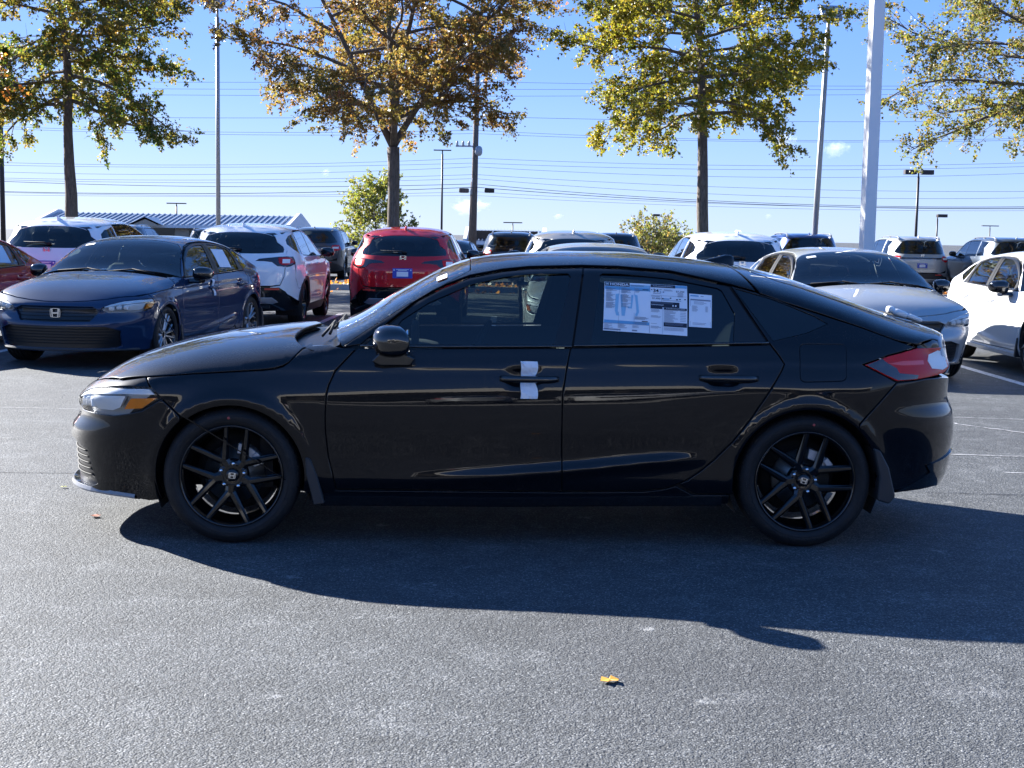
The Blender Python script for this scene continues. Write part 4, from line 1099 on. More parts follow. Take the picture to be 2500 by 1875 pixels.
    c = P3(0, zp); mb = MB(); mb.box((c[0]+.006, 0, zp), (.012, .31, .155)); pl = mb.build('licence_plate', M_BLUE, tg, bevel=.003)
    mb = MB(); mb.box((c[0]+.0145, 0, zp-.012), (.004, .18, .075)); mb.build('plate_paper', M_PAPER, pl)
    mb = MB()
    for z_, w_ in ((zp+.058, .20), (zp+.045, .14)): mb.box((c[0]+.0135, 0, z_), (.002, w_, .008))
    for y_ in (-.13, .13): mb.box((c[0]+.0135, y_, zp+.05), (.002, .02, .02))
    mb.build('plate_print', M_PAPER, pl)
    if not S:
        bar = Y([(0, 1.075), (.62, 1.075), (.62, 1.125), (0, 1.125)]); panel('light_bar', M_SMOKE, tg, F, 'rear', bar+mirt(bar)[1:-1], res=.08, off=.006, gap=0)
    a = P3(.0, 1.19 if S else 1.27); b_ = P3(-.32, 1.20 if S else 1.29); mb = MB(); mb.tube([(a[0]+.02, .03, a[2]), (a[0]+.03, -.05, a[2]+.012), (b_[0]+.02, -.36, b_[2]+.01)], [.02, .012, .007], 6); mb.rbox((a[0]+.015, .02, a[2]), (.05, .07, .04)); mb.build('rear_wiper', M_SHELL, tg)
    # badge strips, fin, third brake lamp
    mb = MB(); V = []; Fc = []; x0_ = xe-.32
    for t, h, w in ((0, .0, .012), (.3, .018, .028), (.55, .040, .030), (.8, .062, .020), (1.0, .060, .008)):
        x = x0_+.15*t; zb_ = float(F.zc(np.float64(x)))-.006
        for kk in range(7): an = math.pi*kk/6; V.append((x, w*math.cos(an), zb_+h*math.sin(an)**.8 if 0 < kk < 6 else zb_-.01))
    for i in range(4):
        for kk in range(6): Fc.append((i*7+kk, i*7+kk+1, (i+1)*7+kk+1, (i+1)*7+kk))
    Fc.append(tuple(range(28, 35))); mb.add(V, Fc, True); mb.build('antenna_fin', P, root)
    # shell and cabin
    Vs = []; Fs = []; b0 = 0
    def addp(t):
        nonlocal b0
        V, Fc, N = t; Vs.append(V); Fs.extend([tuple(i+b0 for i in f) for f in Fc]); b0 += len(V)
    shl = [(-.5, .30)]+list(reversed(ar(0, -10, 170)))+[(ra+.03, .26), (wb-ra-.03, .26)]+list(reversed(ar(wb, -10, 188)))+[(wb+.75, .34), (wb+.75, zb), (xC+.2, belt(xC)), (xh+.1, belt(.5)-.02), (0, .93 if S else 1.06), (-.5, .80)]
    for s in (-1, 1): addp(patch(F, 'side', shl, res=.12, off=-.025, gap=0, thick=0, side=s, dres=.08))
    addp(patch(F, 'front', [(-1.0, .28), (1.0, .28), (1.0, .80), (-1.0, .80)], res=.12, off=-.05, gap=0, thick=0))
    addp(patch(F, 'rear', [(-.55, .32), (.55, .32), (.55, 1.08), (-.55, 1.08)], res=.12, off=-.03, gap=0, thick=0))
    mb = MB(); mb.V = [tuple(v) for v in np.concatenate(Vs)]; mb.F = Fs; mb.M = [0]*len(Fs); mb.S = [True]*len(Fs)
    wells(mb, 0, zt, ra+.01, .5, .87 if S else .93); wells(mb, wb, zt, ra+.01, .5, .87 if S else .93)
    mb.box((wb/2, 0, .29), (wb-2*ra-.1, 1.6, .04)); mb.box((wb+.55, 0, .33), (.9, 1.0, .04)); mb.box((0, 0, .3), (1.0, .9, .04)); mb.box((.2, 0, .65), (.06, 1.5, .7)); mb.box((wb-.05, 0, .72), (.06, 1.3, .5))
    mb.build('body_shell', M_SHELL, root, fixn=False)
    zs_ = .52 if S else .62
    for y in (-.38, .38): seat_mb(1.45 if S else 1.55, y, zs_).build('seat', M_INT, root)
    for xr_ in ((2.35,) if S else (2.45, 3.25)):
        mb = MB(); rot = Matrix.Rotation(R(18), 3, 'Y'); mb.rbox((xr_+.26, 0, zs_+.38), (.16, 1.28, .58), rot=rot, power=6)
        for y in (-.36, 0, .36): mb.rbox((xr_+.36, y, zs_+.75), (.10, .25, .17), rot=rot, power=4)
        mb.build('rear_bench', M_INT, root)
    mb = MB(); mb.rbox((.80, 0, zs_+.42), (.5, 1.45, .3), power=5); mb.build('dashboard', M_INT, root)
    mb = MB(); mb.lathe([(.17, -.015), (.185, 0), (.17, .015), (.155, 0)], 20, 'x', closed=True); sw = mb.build('steering_wheel', M_SHELL, root); sw.location = (1.2, -.38, zs_+.48); sw.rotation_euler = (0, R(25), 0)
    return root, wb, zt
# ------------------------------------------------------------------ ground
def gz(y): return -.005*max(0.0, y-24.0)
def ground_mat():
    m, nt, b = nodes_of('asphalt')
    tc = nt.nodes.new('ShaderNodeTexCoord'); oc = tc.outputs['Object']
    v = nt.nodes.new('ShaderNodeTexVoronoi'); v.inputs['Scale'].default_value = 150; nt.links.new(oc, v.inputs['Vector'])
    v2 = nt.nodes.new('ShaderNodeTexVoronoi'); v2.inputs['Scale'].default_value = 55; v2.inputs['Randomness'].default_value = 1; nt.links.new(oc, v2.inputs['Vector'])
    sepc = nt.nodes.new('ShaderNodeSeparateColor'); nt.links.new(v.outputs['Color'], sepc.inputs[0])
    stone = ramp(nt, sepc.outputs[0], [(0.0, (.078, .083, .085)), (.5, (.112, .118, .121)), (.85, (.155, .162, .165)), (1.0, (.32, .325, .32))])
    gapm = ramp(nt, v.outputs['Distance'], [(.25, 1.0), (.62, .45)])
    big = ramp(nt, nz(nt, .8, 5, .6, oc), [(.3, .80), (.7, 1.15)])
    med = ramp(nt, nz(nt, 7, 5, .65, oc), [(.3, .82), (.72, 1.2)])
    c = mixc(nt, 1.0, stone, gapm, 'MULTIPLY'); c = mixc(nt, 1.0, c, big, 'MULTIPLY'); c = mixc(nt, 1.0, c, med, 'MULTIPLY')
    # pale chalky scuffs
    sc_ = ramp(nt, nz(nt, 3.2, 8, .72, oc, dist=.6), [(.54, 0.0), (.66, 1.0)]); sm = ramp(nt, nz(nt, 45, 3, .7, oc), [(.45, 0.0), (.62, 1.0)])
    f = math_(nt, 'MULTIPLY', math_(nt, 'MULTIPLY', sc_, sm), .38)
    c = mixc(nt, f, c, (.36, .36, .36))
    dk = ramp(nt, nz(nt, .30, 5, .55, oc), [(.48, 0.0), (.70, .42)]); c = mixc(nt, dk, c, (.045, .046, .050))
    # star shaped chalky chips and a few oil drips
    v3 = nt.nodes.new('ShaderNodeTexVoronoi'); v3.inputs['Scale'].default_value = 2.1; nt.links.new(oc, v3.inputs['Vector'])
    d3 = math_(nt, 'ADD', v3.outputs['Distance'], math_(nt, 'MULTIPLY', math_(nt, 'SUBTRACT', nz(nt, 34, 4, .7, oc), .5), .42))
    c = mixc(nt, math_(nt, 'MULTIPLY', ramp(nt, d3, [(.02, 1.0), (.07, 0.0)]), .40), c, (.42, .42, .41))
    v4 = nt.nodes.new('ShaderNodeTexVoronoi'); v4.inputs['Scale'].default_value = .55; nt.links.new(oc, v4.inputs['Vector'])
    d4 = math_(nt, 'ADD', v4.outputs['Distance'], math_(nt, 'MULTIPLY', math_(nt, 'SUBTRACT', nz(nt, 9, 4, .7, oc), .5), .25))
    c = mixc(nt, math_(nt, 'MULTIPLY', ramp(nt, d4, [(.03, 1.0), (.10, 0.0)]), .45), c, (.030, .030, .032))
    nt.links.new(c, b.inputs['Base Color'])
    b.inputs['Roughness'].default_value = .75; b.inputs['Specular IOR Level'].default_value = .28
    h = math_(nt, 'ADD', math_(nt, 'MULTIPLY', v.outputs['Distance'], -1.0), math_(nt, 'MULTIPLY', v2.outputs['Distance'], -.8))
    h = math_(nt, 'ADD', h, math_(nt, 'MULTIPLY', nz(nt, 25, 4, .7, oc), 1.2))
    bump(nt, b, h, .7, .0045)
    return m
M_ASPH = ground_mat()
xs = [-500, -120, -40, -12, 0, 12, 40, 120, 500]; ys = [-300, -100, -30, 0, 12, 24, 30, 40, 60, 90, 150, 400, 1500, 5000]
V = [(x, y, max(gz(y), -1.3)) for y in ys for x in xs]; nx = len(xs)
F_ = [(j*nx+i, j*nx+i+1, (j+1)*nx+i+1, (j+1)*nx+i) for j in range(len(ys)-1) for i in range(nx-1)]
g = mesh_obj('ground', V, F_, M_ASPH); tag(g, kind='structure')
# ------------------------------------------------------------------ main car
A_MAIN = math.atan2(.13, 2.72)
WP = wheel_proto('wheel', 'black')
car = build_compact(M_BLACKP)
car.name = 'parked_car'
car.location = (-1.357, 7.484, 0); car.rotation_euler = (0, 0, A_MAIN)
tag(car, 'glossy black hatchback parked side on in front, price sheet in its rear window', 'car')
def put_wheels(car, proto, fr=.0, rr=R(14.4), ycen=.768, wb=2.735, zc=.3215):
    place_wheel(proto, car, (0, -ycen, zc), -1, fr); place_wheel(proto, car, (wb, -ycen, zc), -1, rr)
    place_wheel(proto, car, (0, ycen, zc), 1, .4); place_wheel(proto, car, (wb, ycen, zc), 1, .9)
put_wheels(car, WP, R(-6), R(-14))
# ------------------------------------------------------------------ papers and small things fixed to the black hatchback
def by_part(o, nm, k=0):
    return [c for c in o.children if c.name.split('.')[0] == nm][k]
DOORS_F = [c for c in car.children if c.name.startswith('front_door')]; DOORS_R = [c for c in car.children if c.name.startswith('rear_door')]
near = lambda L: min(L, key=lambda c: sum(v.co.y for v in c.data.vertices)/len(c.data.vertices))
ndF, ndR = near(DOORS_F), near(DOORS_R)
F = CIV
class Sheet:
    """flat print laid on the side glass; works in its own u (across) v (down) units"""
    def __init__(s, corners, W_, H_, off=-.004): s.c = [np.array(c) for c in corners]; s.W = W_; s.H = H_; s.off = off; s.parts = {}
    def m3(s, uv, layer):
        uv = np.asarray(uv, float); u = (uv[:, 0]/s.W)[:, None]; v = (uv[:, 1]/s.H)[:, None]
        p = s.c[0]*(1-u)*(1-v)+s.c[1]*u*(1-v)+s.c[2]*u*v+s.c[3]*(1-u)*v
        P = F.to3('side', p); N = F.normal(P); P = P+N*(s.off+layer*.0006); return P*[1, -1, 1]
    def rect(s, u0, v0, u1, v1, m, layer=1):
        n = max(1, int((u1-u0)/s.W*10)+1); mb = s.parts.setdefault((m.name, layer), (MB(), m))[0]
        top = [(u0+(u1-u0)*i/n, v0) for i in range(n+1)]; bot = [(u0+(u1-u0)*i/n, v1) for i in range(n+1)]
        V = s.m3(top+bot, layer); mb.add([tuple(v) for v in V], [(i, i+1, n+2+i, n+1+i) for i in range(n)])
    def poly(s, pts, m, layer=2):
        mb = s.parts.setdefault((m.name, layer), (MB(), m))[0]; V = s.m3(pts, layer); mb.add([tuple(v) for v in V], [tuple(range(len(pts)))])
    def text(s, txt, u, v, h, w, m, layer=3, bold=0.0):
        cu = bpy.data.curves.new('t', 'FONT'); cu.body = txt; cu.offset = bold; o = bpy.data.objects.new('t', cu); COL.objects.link(o)
        dg = bpy.context.evaluated_depsgraph_get(); me = bpy.data.meshes.new_from_object(o.evaluated_get(dg)); bpy.data.objects.remove(o)
        vs_ = np.array([v_.co[:2] for v_ in me.vertices]); mn, mx = vs_.min(0), vs_.max(0); q = (vs_-mn)/(mx-mn)
        V = s.m3(np.stack([u+q[:, 0]*w, v+h*(1-q[:, 1])], 1), layer); mb = s.parts.setdefault((m.name, layer), (MB(), m))[0]
        mb.add([tuple(a) for a in V], [tuple(p.vertices) for p in me.polygons])
    def lines(s, u0, v0, u1, v1, n, m, r_, fill=.9, rag=.5, th=.5):
        dv = (v1-v0)/n
        for i in range(n):
            if r_.uniform() > fill: continue
            s.rect(u0, v0+i*dv, u0+(u1-u0)*r_.uniform(1-rag, 1), v0+i*dv+dv*th, m, 2)
    def build(s, name, parent, base):
        mb = MB(); n = 10; rows = [[(s.W*i/n, s.H*j/4) for i in range(n+1)] for j in range(5)]; V = s.m3([p for r in rows for p in r], 0)
        mb.add([tuple(v) for v in V], [(j*(n+1)+i, j*(n+1)+i+1, (j+1)*(n+1)+i+1, (j+1)*(n+1)+i) for j in range(4) for i in range(n)])
        o = mb.build(name, base, parent)
        for (mn, l), (mb_, m) in sorted(s.parts.items()):
            mb_.build('printing', m, o)['kind'] = 'stuff'
        return o
r_ = np.random.default_rng(77)
sh = Sheet([(1.766, 1.262), (2.165, 1.247), (2.151, 1.013), (1.749, 1.034)], 1400, 822)
sh.rect(8, 4, 425, 68, M_INK, 1); sh.text('HONDA', 95, 15, 44, 315, M_PAPER, 3, .02)
for k_ in (0,):
    sh.poly([(18, 14), (78, 14), (70, 58), (26, 58)], M_STICKL, 2); sh.poly([(24, 18), (72, 18), (65, 54), (31, 54)], M_INK, 3)
    sh.poly([(32, 20), (40, 20), (42, 52), (36, 52)], M_PAPER, 4); sh.poly([(56, 20), (64, 20), (60, 52), (54, 52)], M_PAPER, 4); sh.poly([(40, 32), (57, 32), (57, 39), (40, 39)], M_PAPER, 4)
sh.rect(8, 72, 768, 690, M_STICKB, 1); sh.rect(430, 28, 772, 70, M_STICKL, 1)
# the pale watermark behind the print
sh.poly([(190, 205), (250, 190), (235, 480), (265, 560), (210, 560), (185, 480)], M_STICKL, 2); sh.poly([(500, 190), (560, 205), (590, 480), (560, 555), (520, 540), (548, 480), (520, 240)], M_STICKL, 2)
sh.poly([(270, 205), (300, 205), (320, 400), (370, 400), (350, 560), (300, 560), (285, 400)], M_STICKL, 2); sh.poly([(455, 205), (490, 205), (470, 430), (400, 430), (400, 400), (445, 400)], M_STICKL, 2)
for u in (250, 508): sh.rect(u, 72, u+4, 690, M_INKG, 3)
sh.rect(768, 30, 774, 815, M_INKG, 3); sh.rect(0, 690, 770, 695, M_INKG, 3)
sh.lines(440, 34, 740, 62, 3, M_INKG, r_, 1, .4); sh.lines(30, 96, 215, 165, 6, M_INKG, r_, 1, .6); sh.lines(30, 175, 205, 330, 13, M_INKG, r_, 1, .6); sh.lines(30, 345, 200, 445, 9, M_INKG, r_, 1, .5)
sh.lines(285, 90, 470, 185, 8, M_INKG, r_, 1, .6); sh.lines(285, 200, 460, 330, 12, M_INKG, r_, 1, .6); sh.lines(285, 345, 450, 420, 7, M_INKG, r_, 1, .5)
sh.lines(520, 90, 720, 180, 5, M_INKG, r_, .7, .7); sh.rect(645, 98, 745, 112, M_INK, 2); sh.lines(520, 560, 750, 610, 4, M_INKG, r_, 1, .5); sh.rect(640, 625, 740, 640, M_INK, 2); sh.lines(520, 650, 730, 685, 3, M_INKG, r_, 1, .2)
sh.lines(15, 705, 180, 790, 6, M_INKG, r_, .9, .6, .4); sh.lines(240, 700, 400, 770, 6, M_INKG, r_, .9, .6, .4); sh.lines(485, 700, 600, 760, 7, M_INKG, r_, .9, .6, .4)
sh.rect(10, 782, 290, 806, M_INKG, 2); sh.rect(480, 780, 565, 802, M_INKG, 2)
sh.rect(782, 5, 1198, 52, M_INK, 1); sh.text('Fuel Economy and Environment', 825, 22, 20, 330, M_PAPER, 3, .01); sh.rect(1198, 5, 1396, 48, M_STICKB, 1)
sh.text('34', 825, 78, 58, 92, M_INK, 3, .02); sh.text('MPG', 930, 82, 15, 50, M_INK, 3); sh.lines(1000, 80, 1170, 110, 3, M_INKG, r_, 1, .3, .4); sh.rect(935, 118, 960, 134, M_INKG, 2); sh.rect(985, 116, 1010, 134, M_INKG, 2)
sh.text('$1,250', 1212, 90, 32, 138, M_INK, 3, .01); sh.lines(1235, 128, 1340, 200, 6, M_INKG, r_, 1, .3, .4); sh.rect(790, 85, 808, 102, M_INK, 2); sh.lines(820, 150, 960, 165, 1, M_INKG, r_, 1, .1)
sh.rect(782, 185, 1390, 189, M_INKG, 3); sh.rect(960, 185, 965, 285, M_INKG, 3); sh.text('$1,450', 808, 222, 30, 136, M_INK, 3, .01); sh.lines(790, 196, 945, 212, 1, M_INKG, r_, 1, .1)
sh.rect(975, 228, 1100, 246, M_STICKB, 2); sh.rect(972, 226, 1000, 246, M_INK, 3); sh.rect(1105, 212, 1130, 230, M_INK, 3); sh.rect(1212, 230, 1240, 250, M_INK, 3); sh.rect(1262, 225, 1290, 240, M_INK, 3); sh.rect(1350, 222, 1375, 240, M_INK, 3); sh.lines(980, 258, 1330, 272, 1, M_INKG, r_, 1, .1)
sh.rect(782, 286, 1268, 376, M_INK, 1); sh.text('fueleconomy.gov', 795, 330, 24, 210, M_PAPER, 3, .01); sh.lines(800, 296, 1220, 322, 3, M_INKG, r_, 1, .2, .3)
for u in (1160, 1205): sh.poly([(u+14*math.cos(a*.524), 345+14*math.sin(a*.524)) for a in range(12)], M_PAPER, 3)
sh.rect(782, 376, 982, 408, M_INK, 1); sh.rect(1005, 378, 1392, 414, M_INK, 1); sh.text('GOVERNMENT 5-STAR SAFETY RATINGS', 1040, 386, 16, 320, M_PAPER, 3)
sh.rect(988, 376, 992, 815, M_INKG, 3); sh.lines(790, 420, 975, 470, 4, M_INKG, r_, 1, .4, .4); sh.lines(790, 520, 975, 560, 3, M_INKG, r_, 1, .4, .4); sh.lines(790, 650, 975, 770, 8, M_INKG, r_, .7, .6, .35)
sh.lines(1010, 420, 1270, 620, 12, M_INKG, r_, .95, .6, .4)
for j in range(7):
    for i in range(5): sh.rect(1285+i*19, 424+j*27, 1297+i*19, 434+j*27, M_INKG, 2)
sh.rect(1005, 620, 1394, 690, M_INK, 1); sh.lines(1030, 632, 1360, 675, 3, M_INKG, r_, 1, .2, .3); sh.lines(1010, 705, 1370, 760, 5, M_INKG, r_, 1, .1, .35)
sh.build('price_sheet', ndR, M_PAPER)
s2 = Sheet([(2.173, 1.212), (2.282, 1.205), (2.270, 1.052), (2.161, 1.057)], 385, 560)
s2.rect(20, 22, 160, 44, M_STICKB, 1); s2.rect(195, 30, 245, 40, M_INKG, 1); s2.rect(20, 88, 365, 112, M_INKG, 1); s2.lines(80, 130, 300, 185, 3, M_INKG, r_, 1, .4, .3)
s2.rect(20, 114, 24, 550, M_INKG, 1); s2.rect(361, 114, 365, 550, M_INKG, 1)
s2.lines(50, 205, 150, 305, 6, M_INKG, r_, 1, .3, .4); s2.lines(275, 205, 325, 305, 6, M_INKG, r_, 1, .2, .4); s2.lines(60, 490, 320, 530, 2, M_INKG, r_, 1, .2, .3)
s2.build('dealer_sheet', ndR, M_PAPER)
# crumpled paper tag slipped behind the front door handle
hnd = [c for c in ndF.children if c.name.startswith('door_handle')][0]
def ptag(parent, xc, z0, z1, w, seed, offs=.006):
    r2 = np.random.default_rng(seed); nx_, nz_ = 7, 14; U = []
    for j in range(nz_+1):
        t = j/nz_; z = z1+(z0-z1)*t; ww = w*(1-.25*math.exp(-((t-.48)/.12)**2)); 
        for i in range(nx_+1): U.append((xc+ww*(i/nx_-.5)+.004*math.sin(9*t), z))
    P = F.to3('side', U); N = F.normal(P); t_ = np.repeat(np.linspace(0, 1, nz_+1), nx_+1)
    o_ = offs+.010*np.abs(np.sin((t_-.5)*5))*(np.abs(t_-.5)*2)+r2.normal(0, .0018, len(U))-.004*np.exp(-((t_-.5)/.1)**2)
    P = (P+N*o_[:, None])*[1, -1, 1]
    o = mesh_obj('paper_tag', P, [(j*(nx_+1)+i, j*(nx_+1)+i+1, (j+1)*(nx_+1)+i+1, (j+1)*(nx_+1)+i) for j in range(nz_) for i in range(nx_)], M_PAPER, parent, smooth=False); return o
ptag(hnd, 1.395, .709, .882, .080, 3)
# small sticker on the windscreen, wrapped rear wiper
wsn = by_part(car, 'windscreen')
def arc_patch(name, m, parent, x0, x1, y0, y1, off=.002):
    L = xy_to(F, 'arc', [(x0, y0), (x1, y0), (x1, y1), (x0, y1), (x0, y0)], .02)[:-1]
    return panel(name, m, parent, F, 'arc', L, res=.05, off=off, gap=0, thick=0)
arc_patch('windscreen_sticker', M_PAPER, wsn, .955, 1.005, -.58, -.50)
tgm = by_part(car, 'tailgate'); M_WRAP = mat('clear_wrap', (.80, .80, .78), .25, coat=.5)
mb = MB(); rt_ = Matrix.Rotation(R(19), 3, 'Y')
mb.rbox((3.37, -.22, 1.103), (.09, .07, .04), rot=rt_, power=3); mb.rbox((3.44, -.24, 1.082), (.09, .05, .028), rot=rt_, power=3); mb.rbox((3.325, -.20, 1.122), (.04, .06, .04), power=3); mb.build('wrapped_wiper', M_WRAP, tgm)
mb = MB(); mb.tube([(3.46, -.2, 1.07), (3.40, -.1, 1.085), (3.20, .3, 1.13)], [.008, .006, .004], 6); mb.build('wiper_arm', M_SHELL, tgm)
# sheets on the neighbours
# ------------------------------------------------------------------ the other vehicles of the lot
WPm = wheel_proto('wheel', 'machined', lod=1)
WPs = wheel_proto('wheel', 'sport', Rt=.345, Rr=.236, wd=.115, lod=1)
WPl = wheel_proto('wheel', 'machined', Rt=.375, Rr=.255, wd=.125, lod=1)
GRP_C = 'cars parked nose outwards behind the black hatchback'
GRP_S = 'crossovers parked tail towards the camera'
GRP_L = 'large vehicles parked in the far rows'
JOBS = []
def compact(src, P, X, dn, yaw, label, wheels=WPm):
    """X of the front axle, distance of the nose; yaw > 0 turns the nose to the left of the picture"""
    c = src if P is None else copy_tree(src, None, {M_BLUEP.name: P})
    y = dn+.93; a = math.pi/2-yaw
    c.location = (X, y, gz(y)); c.rotation_euler = (0, 0, a); c.name = 'parked_car'
    tag(c, label, 'car', GRP_C); JOBS.append((c, wheels, 2.735, .3215, .768)); return c
def tailcar(src, srcP, P, X, d, label, dz=0.0, sc=1.0, yaw=0.0):
    S = srcP is M_WHITEP
    c = src if P is None else copy_tree(src, None, {srcP.name: P})
    y = d+(3.63 if S else 4.12)*sc
    c.location = (X, y, gz(y)+dz); c.rotation_euler = (0, 0, -math.pi/2+yaw); c.scale = (sc, sc, sc); c.name = 'parked_suv'
    tag(c, label, 'crossover' if S else 'suv', GRP_S if S else GRP_L)
    JOBS.append((c, WPs if S else WPl, wbS if S else wbL, .348 if S else .378, .775 if S else .84)); return c
base = build_compact(M_BLUEP, M_GLASSF)
red_c = compact(base, M_REDP, -7.36, 15.0, .08, 'red hatchback cut off by the left edge of the photo beside the dark blue sedan')
silv = compact(base, M_SILVERP, 4.00, 14.7, -.07, 'silver sedan with dark windscreen parked nose out behind the tail of the black hatchback', WP)
whit = compact(base, M_WHITEP, 6.62, 14.8, -.0, 'white sedan with black door mirror in bright sun at the right edge', WP)
silv2 = compact(base, M_SILVERP, 1.03, 15.5, 0.0, 'silver car of which only the roof shows above the roof of the black hatchback')
farc = compact(base, M_BLACKS, -2.10, 43.0, .05, 'small black car far back between the red crossover and a dark large one')
blue = compact(base, None, -4.66, 14.75, .155, 'dark blue sedan parked nose out at the left, nearest car behind the black hatchback')
hr0, wbS, ztS = build_suv('small', M_WHITEP)
pi0, wbL, ztL = build_suv('large', M_GREYP)
tailcar(hr0, M_WHITEP, M_REDP, -1.73, 22.1, 'red crossover seen from behind with a blue dealer plate', dz=.0)
tailcar(hr0, M_WHITEP, M_GOLDP, 1.0, 23.5, 'champagne crossover whose rounded rear shows above the black roof')
tailcar(hr0, M_WHITEP, M_WHITEP, -6.82, 20.7, 'white crossover seen from behind at the far left, behind the dark blue sedan', dz=.05)
tailcar(hr0, M_WHITEP, M_WHITEP, 3.47, 21.6, 'white crossover with wide dark rear window, behind the silver sedan', dz=.01)
tailcar(hr0, M_WHITEP, None, -4.18, 21.4, 'white crossover with a blush of red reflected on its flank, left of the red crossover', dz=.01)
tailcar(pi0, M_GREYP, M_SILVERP, 12.6, 44.0, 'silver large vehicle with blue dealer plate, right of the white square pole')
tailcar(pi0, M_GREYP, M_DBLUEP, 8.4, 40.2, 'bright blue large vehicle with roof rails above the white crossover roof')
tailcar(pi0, M_GREYP, M_BLACKS, 3.6, 50.0, 'black large vehicle partly hidden behind the champagne crossover')
tailcar(pi0, M_GREYP, M_BLACKS, -.10, 44.5, 'black large vehicle left of the champagne crossover', sc=.96)
tailcar(pi0, M_GREYP, M_GREYP, 14.95, 42.0, 'grey large vehicle at the right edge above the white sedan')
tailcar(pi0, M_GREYP, M_GREYP, -14.6, 52.0, 'grey large vehicle showing its side windows above the roof of the leftmost white crossover')
tailcar(pi0, M_GREYP, M_BLACKS, -11.2, 52.0, 'black vehicle showing a corner of roof beside the white crossover left of the lamp post', sc=.96)
tailcar(pi0, M_GREYP, None, -6.8, 48.0, 'dark grey large vehicle between the white crossover and the red crossover')
for c, wh, wb_, zc_, yc_ in JOBS:
    for q, (x_, s_) in enumerate(((0, -1), (wb_, -1), (0, 1), (wb_, 1))): place_wheel(wh, c, (x_, s_*yc_, zc_), s_, .3+.6*q)
# the parts prototypes of the wheels are only templates
def drop(o):
    for ch in list(o.children): drop(ch)
    bpy.data.objects.remove(o)
for w_ in (WP, WPm, WPs, WPl): drop(w_)
# papers on the glass of the neighbouring cars (they show as white sheets)
def sheet_on(c, pts, side):
    d = [k for k in c.children if k.name.startswith('rear_door')]
    d = (min if side < 0 else max)(d, key=lambda k: k.data.vertices[0].co.y)
    V, Fc, N = patch(CIV, 'side', pts, res=.1, off=-.004, gap=0, thick=0, side=side); mesh_obj('price_sheet', V, Fc, M_PAPER, d, smooth=True, normals=N)
def ws_sticker(c, y):
    w = [k for k in c.children if k.name.startswith('windscreen')][0]
    L = xy_to(CIV, 'arc', [(.98, y), (1.03, y), (1.03, y+.11), (.98, y+.11), (.98, y)], .05)[:-1]
    V, Fc, N = patch(CIV, 'arc', L, res=.1, off=.002, gap=0, thick=0); mesh_obj('windscreen_sticker', V, Fc, M_PAPER, w, smooth=True, normals=N)
SHT = [(1.80, 1.25), (2.17, 1.235), (2.16, 1.02), (1.79, 1.03)]
sheet_on(blue, SHT, -1); sheet_on(red_c, SHT, -1); ws_sticker(blue, .42); ws_sticker(silv, .42)
dd = [k for k in blue.children if k.name.startswith('front_door')]; dd = min(dd, key=lambda k: k.data.vertices[0].co.y)
ptag(dd, 1.395, .70, .89, .07, 8)
# ------------------------------------------------------------------ trees
def bark_mat(name, c0, c1):
    m, nt, b = nodes_of(name); tc = nt.nodes.new('ShaderNodeTexCoord'); mp = nt.nodes.new('ShaderNodeMapping'); mp.inputs['Scale'].default_value = (9, 9, 1.6)
    nt.links.new(tc.outputs['Object'], mp.inputs[0]); n = nz(nt, 3, 8, .7, mp.outputs[0], dist=.5)
    nt.links.new(ramp(nt, n, [(.32, c0), (.68, c1)]), b.inputs['Base Color']); b.inputs['Roughness'].default_value = .9; bump(nt, b, n, .9, .04); return m
M_BARK = bark_mat('oak_bark', (.060, .050, .042), (.23, .19, .155))
def leaf_mat(name, pal, pal2=None, scale=.5, trans=.55):
    m = bpy.data.materials.new(name); m.use_nodes = True; nt = m.node_tree; b = nt.nodes['Principled BSDF']; o = nt.nodes['Material Output']
    g = nt.nodes.new('ShaderNodeNewGeometry'); n = len(pal)
    c = ramp(nt, g.outputs['Random Per Island'], [(i/(n-1), p) for i, p in enumerate(pal)])
    if pal2:
        tc = nt.nodes.new('ShaderNodeTexCoord'); c2 = ramp(nt, g.outputs['Random Per Island'], [(i/(len(pal2)-1), p) for i, p in enumerate(pal2)])
        f = ramp(nt, nz(nt, scale, 3, .6, tc.outputs['Object']), [(.44, 0.0), (.60, 1.0)]); c = mixc(nt, f, c, c2)
    nt.links.new(c, b.inputs['Base Color']); b.inputs['Roughness'].default_value = .45; b.inputs['Specular IOR Level'].default_value = .5
    t = nt.nodes.new('ShaderNodeBsdfTranslucent'); c3 = mixc(nt, 1.0, c, (1.5, 1.45, .8), 'MULTIPLY'); nt.links.new(c3, t.inputs[0])
    mx = nt.nodes.new('ShaderNodeMixShader'); mx.inputs[0].default_value = trans
    nt.links.new(b.outputs[0], mx.inputs[1]); nt.links.new(t.outputs[0], mx.inputs[2]); nt.links.new(mx.outputs[0], o.inputs[0]); return m
LEAF = np.array([(0, 0), (.46, .24), (.19, .45), (.44, .76), (0, 1.0), (-.44, .76), (-.19, .45), (-.46, .24)])
LEAF6 = np.array([(0, 0), (.46, .30), (.15, .58), (0, 1.0), (-.15, .58), (-.46, .30)])
